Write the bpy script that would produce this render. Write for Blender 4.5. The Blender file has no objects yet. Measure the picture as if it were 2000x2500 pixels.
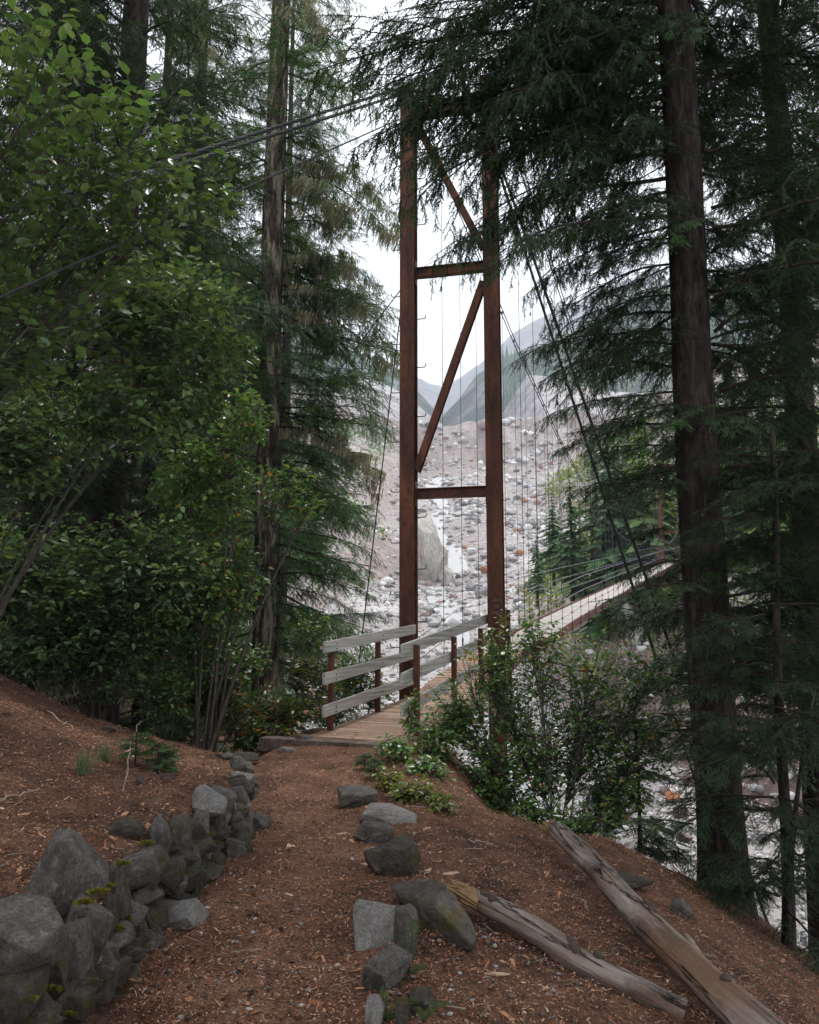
import bpy, math, random
import numpy as np
from mathutils import Vector, Matrix

R = math.radians
scene = bpy.context.scene
col = scene.collection

# ------------------------------------------------------------------ camera
F = 2000.0          # focal length in photograph pixels (2000 x 2500)
PITCH = R(7.8)
CZ = 1.3            # eye height above the bridge deck's near end
cd = bpy.data.cameras.new('camera'); cam = bpy.data.objects.new('camera', cd); col.objects.link(cam)
cam.location = (0, 0, CZ); cam.rotation_euler = (R(90) + PITCH, 0, 0)
cd.sensor_fit = 'VERTICAL'; cd.sensor_height = 36.0; cd.lens = F / 2500 * 36.0
cd.clip_start = 0.05; cd.clip_end = 20000
scene.camera = cam

# ------------------------------------------------------------------ sky, sun, exposure
SUN_AZ, SUN_EL = 28.0, 58.0      # azimuth from +Y towards +X
w = bpy.data.worlds.new('World'); scene.world = w; w.use_nodes = True
nt = w.node_tree; nt.nodes.clear()
o_ = nt.nodes.new('ShaderNodeOutputWorld')
sky = nt.nodes.new('ShaderNodeTexSky'); sky.sky_type = 'NISHITA'; sky.sun_disc = False
sky.sun_elevation = R(SUN_EL); sky.sun_rotation = R(SUN_AZ); sky.dust_density = 4; sky.air_density = 1.2
bg1 = nt.nodes.new('ShaderNodeBackground'); bg1.inputs[1].default_value = 0.05
nt.links.new(sky.outputs[0], bg1.inputs[0])
tc = nt.nodes.new('ShaderNodeTexCoord'); mp = nt.nodes.new('ShaderNodeMapping'); mp.inputs['Scale'].default_value = (1, 1, 2.5)
ns = nt.nodes.new('ShaderNodeTexNoise'); ns.inputs['Scale'].default_value = 2.2; ns.inputs['Detail'].default_value = 5
rp = nt.nodes.new('ShaderNodeValToRGB')
rp.color_ramp.elements[0].position = .3; rp.color_ramp.elements[0].color = (.575, .595, .63, 1)
rp.color_ramp.elements[1].position = .7; rp.color_ramp.elements[1].color = (.74, .755, .785, 1)
nt.links.new(tc.outputs['Generated'], mp.inputs[0]); nt.links.new(mp.outputs[0], ns.inputs['Vector'])
nt.links.new(ns.outputs[0], rp.inputs[0])
bg2 = nt.nodes.new('ShaderNodeBackground'); bg2.inputs[1].default_value = 1.0
nt.links.new(rp.outputs[0], bg2.inputs[0])
mx = nt.nodes.new('ShaderNodeMixShader'); mx.inputs[0].default_value = .93      # cloud cover over the clear sky
nt.links.new(bg1.outputs[0], mx.inputs[1]); nt.links.new(bg2.outputs[0], mx.inputs[2]); nt.links.new(mx.outputs[0], o_.inputs[0])

sl = bpy.data.lights.new('sun', 'SUN'); sl.energy = 1.5; sl.angle = R(14); sl.color = (1, .96, .9)
sun = bpy.data.objects.new('sun', sl); col.objects.link(sun)
sd = Vector((math.sin(R(SUN_AZ)) * math.cos(R(SUN_EL)), math.cos(R(SUN_AZ)) * math.cos(R(SUN_EL)), math.sin(R(SUN_EL))))
sun.rotation_euler = sd.to_track_quat('Z', 'Y').to_euler(); sun.location = (20, 10, 40)

vs = scene.view_settings
vs.view_transform = 'Standard'; vs.look = 'None'; vs.gamma = 1.0; vs.use_curve_mapping = False; vs.exposure = 1.3
scene.cycles.use_denoising = True
scene.cycles.use_adaptive_sampling = True; scene.cycles.adaptive_threshold = .02
scene.cycles.max_bounces = 4; scene.cycles.diffuse_bounces = 3; scene.cycles.glossy_bounces = 2
scene.cycles.transmission_bounces = 3; scene.cycles.volume_bounces = 0; scene.cycles.transparent_max_bounces = 4
scene.cycles.caustics_reflective = False; scene.cycles.caustics_refractive = False

# ------------------------------------------------------------------ measuring helpers
pc, ps = math.cos(PITCH), math.sin(PITCH)
def ray(px, py):
    u = (px - 1000) / F; v = (1250 - py) / F
    return np.array((u, pc - v * ps, ps + v * pc))
def at(px, py, Y):
    r = ray(px, py); t = Y / r[1]
    return np.array((r[0] * t, Y, CZ + r[2] * t))
def on(px, py, z):
    r = ray(px, py); t = (z - CZ) / r[2]
    return np.array((r[0] * t, r[1] * t, z))
def depth_of(p): return p[1] * pc + (p[2] - CZ) * ps

_rs = np.random.RandomState(5)
_nd = [( _rs.randn(2), _rs.rand() * 6.28) for _ in range(48)]
def fbm(x, y, f=1.0, oct=4, seed=0):
    x = np.asarray(x, float); y = np.asarray(y, float); s = np.zeros(np.broadcast(x, y).shape); a = 1.0
    for o in range(oct):
        for k in range(3):
            d, ph = _nd[(seed * 7 + o * 3 + k) % 48]
            d = d / np.hypot(*d) * (0.8 + .4 * k)
            s = s + a * np.sin((x * d[0] + y * d[1]) * f + ph + seed * 1.7 + 1.3 * np.sin((y * d[0] - x * d[1]) * f * .7 + ph * 2))
        a *= .5; f *= 2.07
    return s / 3.2
def ip(x, pts):
    xs, ys = zip(*pts); return np.interp(x, xs, ys)

# ------------------------------------------------------------------ object helpers
def link(o, parent=None):
    col.objects.link(o)
    if parent is not None: o.parent = parent
    return o
def tag(o, label=None, cat=None, group=None, kind=None):
    if label: o['label'] = label
    if cat: o['category'] = cat
    if group: o['group'] = group
    if kind: o['kind'] = kind
    return o
def empty(name, loc=(0, 0, 0), parent=None):
    o = bpy.data.objects.new(name, None); o.empty_display_size = .2; o.location = loc
    return link(o, parent)
def mesh(name, V, Fc, mats, midx=None, smooth=False):
    me = bpy.data.meshes.new(name)
    V = np.asarray(V, np.float32)
    if isinstance(Fc, np.ndarray):
        n, k = Fc.shape
        me.vertices.add(len(V)); me.vertices.foreach_set('co', V.ravel())
        me.loops.add(n * k); me.loops.foreach_set('vertex_index', Fc.astype(np.int32).ravel())
        me.polygons.add(n); me.polygons.foreach_set('loop_start', np.arange(0, n * k, k, dtype=np.int32))
        me.update(calc_edges=True)
    else:
        me.from_pydata(V.tolist(), [], [tuple(f) for f in Fc]); me.update()
    for m in (mats if isinstance(mats, (list, tuple)) else [mats]): me.materials.append(m)
    if midx is not None: me.polygons.foreach_set('material_index', np.asarray(midx, np.int32))
    if smooth is not False:
        s = np.ones(len(me.polygons), bool) if smooth is True else np.asarray(smooth, bool)
        me.polygons.foreach_set('use_smooth', s)
    return me
def obj(name, me, parent=None, loc=None, rot=None, scl=None):
    o = bpy.data.objects.new(name, me)
    if loc is not None: o.location = loc
    if rot is not None: o.rotation_euler = rot
    if scl is not None: o.scale = scl
    return link(o, parent)
class MB:
    """collects shapes for one mesh (mixed polygons, material per face)"""
    def __init__(s): s.v = []; s.f = []; s.m = []; s.sm = []; s.n = 0
    def add(s, V, Fc, m=0, smooth=False):
        s.v.append(np.asarray(V, float).reshape(-1, 3))
        for f in Fc: s.f.append(tuple(int(i) + s.n for i in f)); s.m.append(m); s.sm.append(smooth)
        s.n += len(s.v[-1])
    def box(s, c, ax, ay, az, m=0):
        c = np.asarray(c, float); ax, ay, az = (np.asarray(a, float) for a in (ax, ay, az))
        V = [c + i * ax + j * ay + k * az for i in (-1, 1) for j in (-1, 1) for k in (-1, 1)]
        s.add(V, [(0, 1, 3, 2), (4, 6, 7, 5), (0, 4, 5, 1), (2, 3, 7, 6), (0, 2, 6, 4), (1, 5, 7, 3)], m)
    def bar(s, a, b, wv, hv, m=0):
        a = np.asarray(a, float); b = np.asarray(b, float)
        s.box((a + b) / 2, (b - a) / 2, wv, hv, m)
    def tube(s, P, rad, sides=6, m=0, smooth=True, cap=True):
        V, Fc = tube(P, rad, sides, cap); s.add(V, Fc, m, smooth)
    def build(s, name, mats, parent=None):
        me = mesh(name, np.concatenate(s.v), s.f, mats, s.m, s.sm)
        return obj(name, me, parent)
def frames(P):
    P = np.asarray(P, float); T = np.gradient(P, axis=0); T /= np.linalg.norm(T, axis=1, keepdims=True) + 1e-9
    ref = np.array((0, 0, 1.0)) if abs(T[0][2]) < .9 else np.array((1.0, 0, 0))
    A = []; a = np.cross(ref, T[0]); a /= np.linalg.norm(a)
    for t in T:
        a = a - t * a.dot(t); a /= np.linalg.norm(a) + 1e-9; A.append(a)
    A = np.array(A); B = np.cross(T, A); return T, A, B
def tube(P, rad, sides=6, cap=True, disp=None):
    P = np.asarray(P, float); n = len(P); rad = np.broadcast_to(np.asarray(rad, float), (n,))
    T, A, B = frames(P)
    th = np.linspace(0, 2 * math.pi, sides, endpoint=False)
    r = rad[:, None] * np.ones(sides)[None]
    if disp is not None: r = r * (1 + disp)
    V = P[:, None] + r[..., None] * (np.cos(th)[None, :, None] * A[:, None] + np.sin(th)[None, :, None] * B[:, None])
    V = V.reshape(-1, 3); Fc = []
    for i in range(n - 1):
        for j in range(sides):
            k = (j + 1) % sides
            Fc.append((i * sides + j, i * sides + k, (i + 1) * sides + k, (i + 1) * sides + j))
    if cap: Fc.append(tuple(range(sides))[::-1]); Fc.append(tuple((n - 1) * sides + j for j in range(sides)))
    return V, Fc
def curve(a, b, sag=0, n=8, wob=0, rnd=None, c=None):
    a = np.asarray(a, float); b = np.asarray(b, float); t = np.linspace(0, 1, n)[:, None]
    P = a * (1 - t) + b * t if c is None else a * (1 - t) ** 2 + 2 * np.asarray(c, float) * t * (1 - t) + b * t * t
    P[:, 2] -= sag * 4 * (t * (1 - t))[:, 0]
    if wob: P[1:-1] += rnd.randn(n - 2, 3) * wob
    return P

# ------------------------------------------------------------------ materials
def nodes(name):
    m = bpy.data.materials.new(name); m.use_nodes = True; t = m.node_tree
    b = t.nodes['Principled BSDF']; return m, t, b
def ramp(t, els):
    r = t.nodes.new('ShaderNodeValToRGB'); cr = r.color_ramp
    while len(cr.elements) < len(els): cr.elements.new(.5)
    for e, (p, c) in zip(cr.elements, els): e.position = p; e.color = (*c, 1)
    return r
def mixc(t, fac, a, b, mode='MIX'):
    m = t.nodes.new('ShaderNodeMix'); m.data_type = 'RGBA'; m.blend_type = mode
    for s, v in ((m.inputs[0], fac), (m.inputs[6], a), (m.inputs[7], b)):
        if hasattr(v, 'is_output') or isinstance(v, bpy.types.NodeSocket): t.links.new(v, s)
        elif isinstance(v, (int, float)): s.default_value = v
        else: s.default_value = (*v, 1)
    return m.outputs[2]
def noise(t, scale, detail=4, rough=.55, coord='Object', stretch=None, dist=0, rot=0):
    c = t.nodes.new('ShaderNodeTexCoord'); v = c.outputs[coord]
    if rot:
        m0 = t.nodes.new('ShaderNodeMapping'); m0.inputs['Rotation'].default_value = (0, 0, rot); t.links.new(v, m0.inputs[0]); v = m0.outputs[0]
    if stretch:
        mp = t.nodes.new('ShaderNodeMapping'); mp.inputs['Scale'].default_value = stretch
        t.links.new(v, mp.inputs[0]); v = mp.outputs[0]
    n = t.nodes.new('ShaderNodeTexNoise'); n.inputs['Scale'].default_value = scale; n.inputs['Detail'].default_value = detail
    n.inputs['Roughness'].default_value = rough; n.inputs['Distortion'].default_value = dist
    t.links.new(v, n.inputs['Vector']); return n.outputs[0]
def bump(t, b, h, strength, dist=.02, prev=None):
    n = t.nodes.new('ShaderNodeBump'); n.inputs['Strength'].default_value = strength; n.inputs['Distance'].default_value = dist
    t.links.new(h, n.inputs['Height'])
    if prev is not None: t.links.new(prev, n.inputs['Normal'])
    t.links.new(n.outputs[0], b.inputs['Normal']); return n.outputs[0]
def mixmat(name, els, scale, rough=.8, bmp=.5, bdist=.02, fine=None, coord='Object', stretch=None, spec=.3, detail=6, rot=0):
    m, t, b = nodes(name)
    n1 = noise(t, scale, detail, .6, coord, stretch, rot=rot); r = ramp(t, els); t.links.new(n1, r.inputs[0]); c = r.outputs[0]
    if fine:
        n2 = noise(t, fine, 4, .6, coord, stretch, rot=rot); r2 = ramp(t, [(.3, (.62,) * 3), (.7, (1.3,) * 3)]); t.links.new(n2, r2.inputs[0])
        c = mixc(t, 1.0, c, r2.outputs[0], 'MULTIPLY')
        p = bump(t, b, n2, bmp, bdist)
        bump(t, b, n1, bmp, bdist * 2, p)
    elif bmp: bump(t, b, n1, bmp, bdist)
    t.links.new(c, b.inputs['Base Color']); b.inputs['Roughness'].default_value = rough
    b.inputs['Specular IOR Level'].default_value = spec
    return m
def islandmat(name, els, rough=.8, fine=None, bmp=.3, bdist=.01, spec=.3, transl=0, tcol=None, objvar=0):
    m, t, b = nodes(name)
    g = t.nodes.new('ShaderNodeNewGeometry'); r = ramp(t, els); t.links.new(g.outputs['Random Per Island'], r.inputs[0]); c = r.outputs[0]
    if objvar:
        oi = t.nodes.new('ShaderNodeObjectInfo'); r3 = ramp(t, [(0, (1 - objvar,) * 3), (1, (1 + objvar,) * 3)]); t.links.new(oi.outputs['Random'], r3.inputs[0])
        c = mixc(t, 1.0, c, r3.outputs[0], 'MULTIPLY')
    if fine:
        n2 = noise(t, fine, 4, .6); r2 = ramp(t, [(.3, (.65,) * 3), (.7, (1.25,) * 3)]); t.links.new(n2, r2.inputs[0])
        c = mixc(t, 1.0, c, r2.outputs[0], 'MULTIPLY'); bump(t, b, n2, bmp, bdist)
    t.links.new(c, b.inputs['Base Color']); b.inputs['Roughness'].default_value = rough; b.inputs['Specular IOR Level'].default_value = spec
    if transl:
        tr = t.nodes.new('ShaderNodeBsdfTranslucent'); ms = t.nodes.new('ShaderNodeMixShader'); ms.inputs[0].default_value = transl
        t.links.new(mixc(t, 1.0, c, tcol or (1.3, 1.4, .6), 'MULTIPLY'), tr.inputs[0])
        out = t.nodes['Material Output']
        t.links.new(b.outputs[0], ms.inputs[1]); t.links.new(tr.outputs[0], ms.inputs[2]); t.links.new(ms.outputs[0], out.inputs[0])
    return m
M = {}
M['soil'] = mixmat('soil', [(.3, (0.03752, 0.01916, 0.01192)), (.5, (0.1064, 0.05184, 0.0308)), (.72, (0.1876, 0.0958, 0.05761))], 3.0, .95, .8, .03, fine=55)
M['path'] = mixmat('path_mulch', [(.3, (0.05852, 0.02744, 0.01625)), (.5, (0.1437, 0.07056, 0.04244)), (.72, (0.2287, 0.1225, 0.07676))], 2.6, .95, .9, .03, fine=48)
M['chips'] = islandmat('chips', [(0, (0.02189, 0.01164, 0.007497)), (.3, (0.1094, 0.04657, 0.02531)), (.6, (0.2432, 0.1037, 0.05435)), (.85, (0.3891, 0.1905, 0.1078)), (.96, (0.535, 0.3599, 0.253))], .9, spec=.15)
M['gravel'] = islandmat('gravel', [(0, (.08, .075, .075)), (.6, (.2, .185, .18)), (1, (.4, .37, .35))], .85)
def stonemat(name, els, lich, lcol=(.40, .40, .37), moss=False):
    m, t, b = nodes(name)
    n1 = noise(t, 2.2, 9, .72, dist=.15); r = ramp(t, els); t.links.new(n1, r.inputs[0]); c = r.outputs[0]
    n2 = noise(t, 22, 7, .75); r2 = ramp(t, [(.32, (.45,) * 3), (.5, (1,) * 3), (.68, (1.5,) * 3)]); t.links.new(n2, r2.inputs[0]); c = mixc(t, 1.0, c, r2.outputs[0], 'MULTIPLY')
    n3 = noise(t, 6.5, 7, .75); r3 = ramp(t, [(.56, (0,) * 3), (.64, (lich,) * 3)]); t.links.new(n3, r3.inputs[0]); c = mixc(t, r3.outputs[0], c, lcol)
    n5 = noise(t, 3.4, 6, .7, dist=.5); r5 = ramp(t, [(.52, (0,) * 3), (.62, (.9,) * 3)]); t.links.new(n5, r5.inputs[0]); n6 = noise(t, 60, 3, .6); r6 = ramp(t, [(.3, (.045, .04, .012)), (.7, (.13, .115, .03))]); t.links.new(n6, r6.inputs[0]); c = mixc(t, r5.outputs[0] if moss else 0.0, c, r6.outputs[0])
    v = t.nodes.new('ShaderNodeTexVoronoi'); v.feature = 'DISTANCE_TO_EDGE'; v.inputs['Scale'].default_value = 2.3; tcn = t.nodes.new('ShaderNodeTexCoord'); t.links.new(tcn.outputs['Object'], v.inputs['Vector'])
    rv = ramp(t, [(0, (0,) * 3), (.05, (1,) * 3)]); t.links.new(v.outputs['Distance'], rv.inputs[0])
    p = bump(t, b, rv.outputs[0], .35, .02); p = bump(t, b, n1, .8, .06, p); bump(t, b, n2, .9, .025, p)
    t.links.new(c, b.inputs['Base Color']); b.inputs['Roughness'].default_value = .88; b.inputs['Specular IOR Level'].default_value = .25
    return m
M['stone'] = stonemat('stone', [(.3, (0.063, 0.056, 0.04929)), (.5, (0.147, 0.132, 0.1172)), (.7, (0.2415, 0.22, 0.1953))], .55)
M['stone_dark'] = stonemat('stone_dark', [(.3, (0.0336, 0.029, 0.02418)), (.5, (0.08925, 0.076, 0.06417)), (.7, (0.1575, 0.137, 0.1163))], .3, moss=True)
M['stone_pale'] = stonemat('stone_pale', [(.3, (0.1625, 0.1525, 0.1437)), (.5, (0.3125, 0.2928, 0.2702)), (.7, (0.4375, 0.4148, 0.3852))], .4, (0.625, 0.61, 0.552))
M['stone_brown'] = stonemat('stone_brown', [(.3, (.05, .042, .035)), (.5, (.12, .102, .088)), (.7, (.2, .175, .15))], .45, moss=True)
M['stone_red'] = stonemat('stone_red', [(.3, (.06, .032, .03)), (.5, (.14, .078, .073)), (.7, (.2, .13, .125))], .3)
M['moss'] = islandmat('moss', [(0, (.05, .055, .008)), (.5, (.13, .13, .015)), (1, (.24, .22, .03))], .95)
M['steel'] = mixmat('weathered_steel', [(.3, (.05, .024, .019)), (.45, (.10, .042, .028)), (.6, (.16, .062, .036)), (.72, (.24, .10, .052)), (.85, (.06, .036, .032))], 4.5, .8, .45, .004, fine=50, stretch=(1, 1, .22), detail=9)
M['steel_rail'] = mixmat('rust_brown_steel', [(.3, (.06, .025, .017)), (.7, (.16, .06, .035))], 6, .75, .25, .003, fine=70)
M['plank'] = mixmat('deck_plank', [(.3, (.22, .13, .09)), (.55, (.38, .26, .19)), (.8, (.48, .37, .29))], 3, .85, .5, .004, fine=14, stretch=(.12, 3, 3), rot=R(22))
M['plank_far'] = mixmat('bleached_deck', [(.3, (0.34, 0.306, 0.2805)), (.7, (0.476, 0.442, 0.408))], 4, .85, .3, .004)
M['rail_wood'] = mixmat('weathered_rail', [(.3, (.26, .25, .22)), (.5, (.42, .405, .37)), (.75, (.55, .53, .49))], 3, .85, .5, .004, fine=12, stretch=(.1, 4, 4), rot=-R(68))
M['timber'] = mixmat('old_timber', [(.3, (.07, .05, .04)), (.7, (.19, .15, .125))], 5, .9, .5, .006, fine=40)
M['cable'] = mixmat('cable_steel', [(.35, (.02, .02, .021)), (.65, (.06, .06, .063))], 40, .85, .5, .004, spec=.15)
M['cable_bright'] = mixmat('galvanised_cable', [(.35, (.12, .12, .125)), (.65, (.26, .26, .27))], 40, .7, .3, .004, spec=.3)
M['hanger'] = mixmat('hanger_rod', [(.3, (.04, .04, .042)), (.7, (.09, .09, .095))], 30, .6, 0)
def bark(name, els, sc, lich=0, st=(1, 1, .22)):
    m, t, b = nodes(name)
    n1 = noise(t, sc, 6, .65, 'Object', st, .6); r = ramp(t, els); t.links.new(n1, r.inputs[0]); c = r.outputs[0]
    if lich:
        n3 = noise(t, 3.4, 6, .7, 'Object', (1.8, 1.8, .35)); r3 = ramp(t, [(.5, (0,) * 3), (.6, (lich,) * 3)]); t.links.new(n3, r3.inputs[0])
        c = mixc(t, r3.outputs[0], c, (.36, .33, .24))
    n2 = noise(t, sc * 5, 4, .6, 'Object', (1, 1, .4)); p = bump(t, b, n2, .6, .01); bump(t, b, n1, 1.0, .05, p)
    t.links.new(c, b.inputs['Base Color']); b.inputs['Roughness'].default_value = .95; b.inputs['Specular IOR Level'].default_value = .15
    return m
M['bark_dark'] = bark('bark_dark', [(.35, (0.015, 0.012, 0.0105)), (.52, (0.045, 0.036, 0.0315)), (.7, (0.093, 0.075, 0.0645))], 16)
M['bark_mossy'] = bark('bark_mossy', [(.35, (.02, .015, .012)), (.52, (.06, .047, .038)), (.7, (.12, .10, .082))], 15, .75)
M['twig'] = mixmat('twig_bark', [(.3, (0.018, 0.0132, 0.0102)), (.7, (0.054, 0.0408, 0.0312))], 20, .9, .3, .003)
M['stem'] = mixmat('shrub_stem', [(.3, (.028, .023, .019)), (.7, (.09, .078, .064))], 14, .85, .3, .003)
def logmat(name):
    m, t, b = nodes(name)
    n1 = noise(t, 9, 7, .7, 'Object', (.12, 1, 1), .5); r = ramp(t, [(.3, (.045, .036, .03)), (.45, (.15, .115, .092)), (.6, (.28, .23, .198)), (.75, (.42, .37, .335))]); t.links.new(n1, r.inputs[0]); c = r.outputs[0]
    n2 = noise(t, 3.2, 6, .7, 'Object', (.5, 1, 1), .6); r2 = ramp(t, [(.55, (0,) * 3), (.66, (.85,) * 3)]); t.links.new(n2, r2.inputs[0]); c = mixc(t, r2.outputs[0], c, (.045, .042, .042))
    n3 = noise(t, 2.0, 5, .6, 'Object', (.35, 1.3, 1.3)); r3 = ramp(t, [(.5, (0,) * 3), (.68, (.7,) * 3)]); t.links.new(n3, r3.inputs[0]); c = mixc(t, r3.outputs[0], c, (.17, .085, .045))
    n7 = noise(t, 7, 5, .6, 'Object', (.07, 1, 1), .3); r7 = ramp(t, [(.485, (1,) * 3), (.497, (.2,) * 3), (.503, (.2,) * 3), (.515, (1,) * 3)]); t.links.new(n7, r7.inputs[0]); c = mixc(t, 1.0, c, r7.outputs[0], 'MULTIPLY'); pq = bump(t, b, r7.outputs[0], .9, .02)
    n4 = noise(t, 45, 4, .6, 'Object', (.06, 1, 1)); p = bump(t, b, n4, .9, .008, pq); bump(t, b, n1, 1, .03, p)
    t.links.new(c, b.inputs['Base Color']); b.inputs['Roughness'].default_value = .9; b.inputs['Specular IOR Level'].default_value = .15; return m
M['log'] = logmat('bare_log'); M['log_dark'] = mixmat('log_knot', [(.3, (.03, .022, .018)), (.7, (.09, .065, .05))], 20, .9, .4, .004)
M['log_end'] = mixmat('splintered_wood', [(.3, (0.14, 0.077, 0.035)), (.7, (0.294, 0.189, 0.098))], 20, .9, .5, .01)
M['dead_wood'] = mixmat('dead_wood', [(.3, (.14, .1, .075)), (.7, (.36, .29, .23))], 18, .9, .4, .004)
M['pale_wood'] = mixmat('pale_wood', [(.3, (.34, .22, .14)), (.7, (.52, .38, .26))], 12, .9, .4, .004)
def needle(name, a, b_, c, tr=.28): return islandmat(name, [(0, a), (.6, b_), (1, c)], .6, spec=.25, transl=tr, objvar=.25)
M['needle_dark'] = needle('needle_dark', (0.01792, 0.03584, 0.02016), (0.03808, 0.07168, 0.03584), (0.0672, 0.112, 0.05152))
M['needle_mid'] = needle('needle_mid', (0.0448, 0.0924, 0.042), (0.084, 0.168, 0.0672), (0.14, 0.252, 0.0952))
M['needle_light'] = needle('needle_light', (0.075, 0.12, 0.042), (0.1275, 0.195, 0.0675), (0.21, 0.285, 0.105))
M['lichen'] = islandmat('lichen', [(0, (0.2208, 0.2009, 0.1235)), (.6, (0.3496, 0.3234, 0.2042)), (1, (0.46, 0.4312, 0.2945))], .95, transl=.3, tcol=(0.92, 0.98, 0.855), spec=.1)
def leafm(name, els, tr=.32): return islandmat(name, els, .34, spec=.55, transl=tr, tcol=(1.2, 1.25, .6))
M['leaf_bright'] = leafm('leaf_bright', [(0, (0.04565, 0.08355, 0.0317)), (.5, (0.08274, 0.1414, 0.05073)), (.9, (0.1285, 0.1953, 0.07132)), (1, (0.1854, 0.2223, 0.0951))])
M['leaf_dark'] = leafm('leaf_dark', [(0, (0.05645, 0.1016, 0.04742)), (.5, (0.1016, 0.1693, 0.06774)), (.93, (0.1693, 0.2484, 0.09483)), (1, (0.2709, 0.2936, 0.1129))])
M['leaf_mid'] = leafm('leaf_mid', [(0, (0.06588, 0.1254, 0.04142)), (.5, (0.1098, 0.2091, 0.05982)), (.92, (0.1757, 0.2825, 0.08282)), (.97, (0.3513, 0.3137, 0.09203)), (1, (0.549, 0.1883, 0.04602))])
M['leaf_yellow'] = leafm('leaf_yellow', [(0, (.08, .12, .02)), (.6, (.17, .21, .03)), (1, (.28, .27, .05))])
M['leaf_autumn'] = leafm('leaf_autumn', [(0, (0.039, 0.078, 0.0234)), (.65, (0.078, 0.143, 0.0364)), (.8, (0.195, 0.169, 0.039)), (1, (0.416, 0.117, 0.026))])
M['fern'] = leafm('fern', [(0, (.055, .09, .035)), (1, (.10, .15, .055))])
M['grass'] = islandmat('grass_blade', [(0, (.06, .085, .04)), (.7, (.13, .17, .085)), (1, (.24, .24, .14))], .6, transl=.25)
# ------------------------------------------------------------------ near ground
BENCH = np.array([(-14, -9), (9, -9), (9, 2.5), (6.2, 4.0), (4.7, 5.4), (4.0, 7.2), (3.5, 8.9), (2.9, 8.5), (2.2, 7.5), (1.35, 6.95), (.5, 6.9), (.24, 7.8),
                  (.32, 9.4), (.2, 10.3), (-1.15, 10.9), (-1.3, 9.9), (-1.3, 8.9), (-1.5, 8.2), (-2.5, 8.6), (-3.6, 9.3), (-6, 10.8), (-14, 14)])
WALL = [(2.0, -1.02), (3.07, -1.085), (3.4, -1.113), (4.17, -1.184), (4.61, -1.095), (5.0, -1.09), (5.43, -1.12), (6.22, -1.19), (6.9, -1.32), (7.7, -1.45), (8.2, -1.5), (9, -3)]
WALLH = [(2, .25), (3.3, .28), (4.3, .33), (5.2, .31), (5.8, .27), (6.4, .19), (7.0, .09), (7.7, .03), (9, .0)]
def bench_sd(x, y):
    """distance outside the bench polygon (0 inside)"""
    P = BENCH; Q = np.roll(P, -1, 0); d = np.full(np.shape(x), 1e9); ins = np.zeros(np.shape(x), bool)
    for (ax, ay), (bx, by) in zip(P, Q):
        ex, ey = bx - ax, by - ay; t = np.clip(((x - ax) * ex + (y - ay) * ey) / (ex * ex + ey * ey), 0, 1)
        d = np.minimum(d, np.hypot(x - ax - t * ex, y - ay - t * ey))
        cr = ((ay > y) != (by > y)) & (x < (bx - ax) * (y - ay) / ((by - ay) if by != ay else 1e-9) + ax)
        ins ^= cr
    return np.where(ins, 0, d)
def bench_z(x, y):
    zp = np.clip(-.1 + .018 * (y - 3), -.2, -.02)
    xr = np.maximum(0, x - .1)
    z = zp - .30 * np.minimum(xr, 1.6) - .62 * np.maximum(0, xr - 1.6)
    lw = ip(y, WALL); dl = lw - x
    st = np.clip(dl / .12, 0, 1); st = st * st * (3 - 2 * st)
    z = z + st * ip(y, WALLH) + np.maximum(0, dl) * .2 + np.minimum(np.maximum(0, dl - .6) ** 2 * .085, 2.0)
    return z
def Hn(x, y):
    x = np.asarray(x, float); y = np.asarray(y, float)
    sd_ = bench_sd(x, y); z = bench_z(x, y)
    zmin = -6.8 + 5.0 * np.clip((-x - 4) / 5, 0, 1)
    dr = .8 * sd_ * (1 - np.exp(-sd_ / .5))
    z = np.maximum(z - dr, np.minimum(z, zmin + .3 * fbm(x, y, .5, 3)))
    return z + .022 * fbm(x, y, 2.3, 4, 2) + .012 * fbm(x, y, 14, 2, 3)
def hit(px, py, far=30.):
    r = ray(px, py); ts = np.linspace(1.5, far, 2400); X, Yv, Z = r[0] * ts, r[1] * ts, CZ + r[2] * ts
    k = np.nonzero(Z < Hn(X, Yv))[0]
    i = k[0] if len(k) else len(ts) - 1
    return np.array((X[i], Yv[i], float(Hn(X[i], Yv[i]))))
def grid(xs, ys, zf):
    X, Yv = np.meshgrid(xs, ys); V = np.stack([X, Yv, zf(X, Yv)], -1).reshape(-1, 3); nx, ny = len(xs), len(ys)
    i = np.arange(nx - 1)[None] + nx * np.arange(ny - 1)[:, None]; i = i.ravel()
    return V, np.stack([i, i + 1, i + nx + 1, i + nx], 1)
xs = np.concatenate([np.linspace(-45, -6.5, 40)[:-1], np.arange(-6.5, 6.5, .07), np.linspace(6.5, 40, 36)])
ys = np.concatenate([np.linspace(-10, 2, 20)[:-1], np.arange(2, 12.5, .07), np.linspace(12.5, 46, 50)])
V, Fc = grid(xs, ys, Hn)
tag(obj('ground', mesh('ground', V, Fc, M['soil'], smooth=True)), kind='structure')
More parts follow.
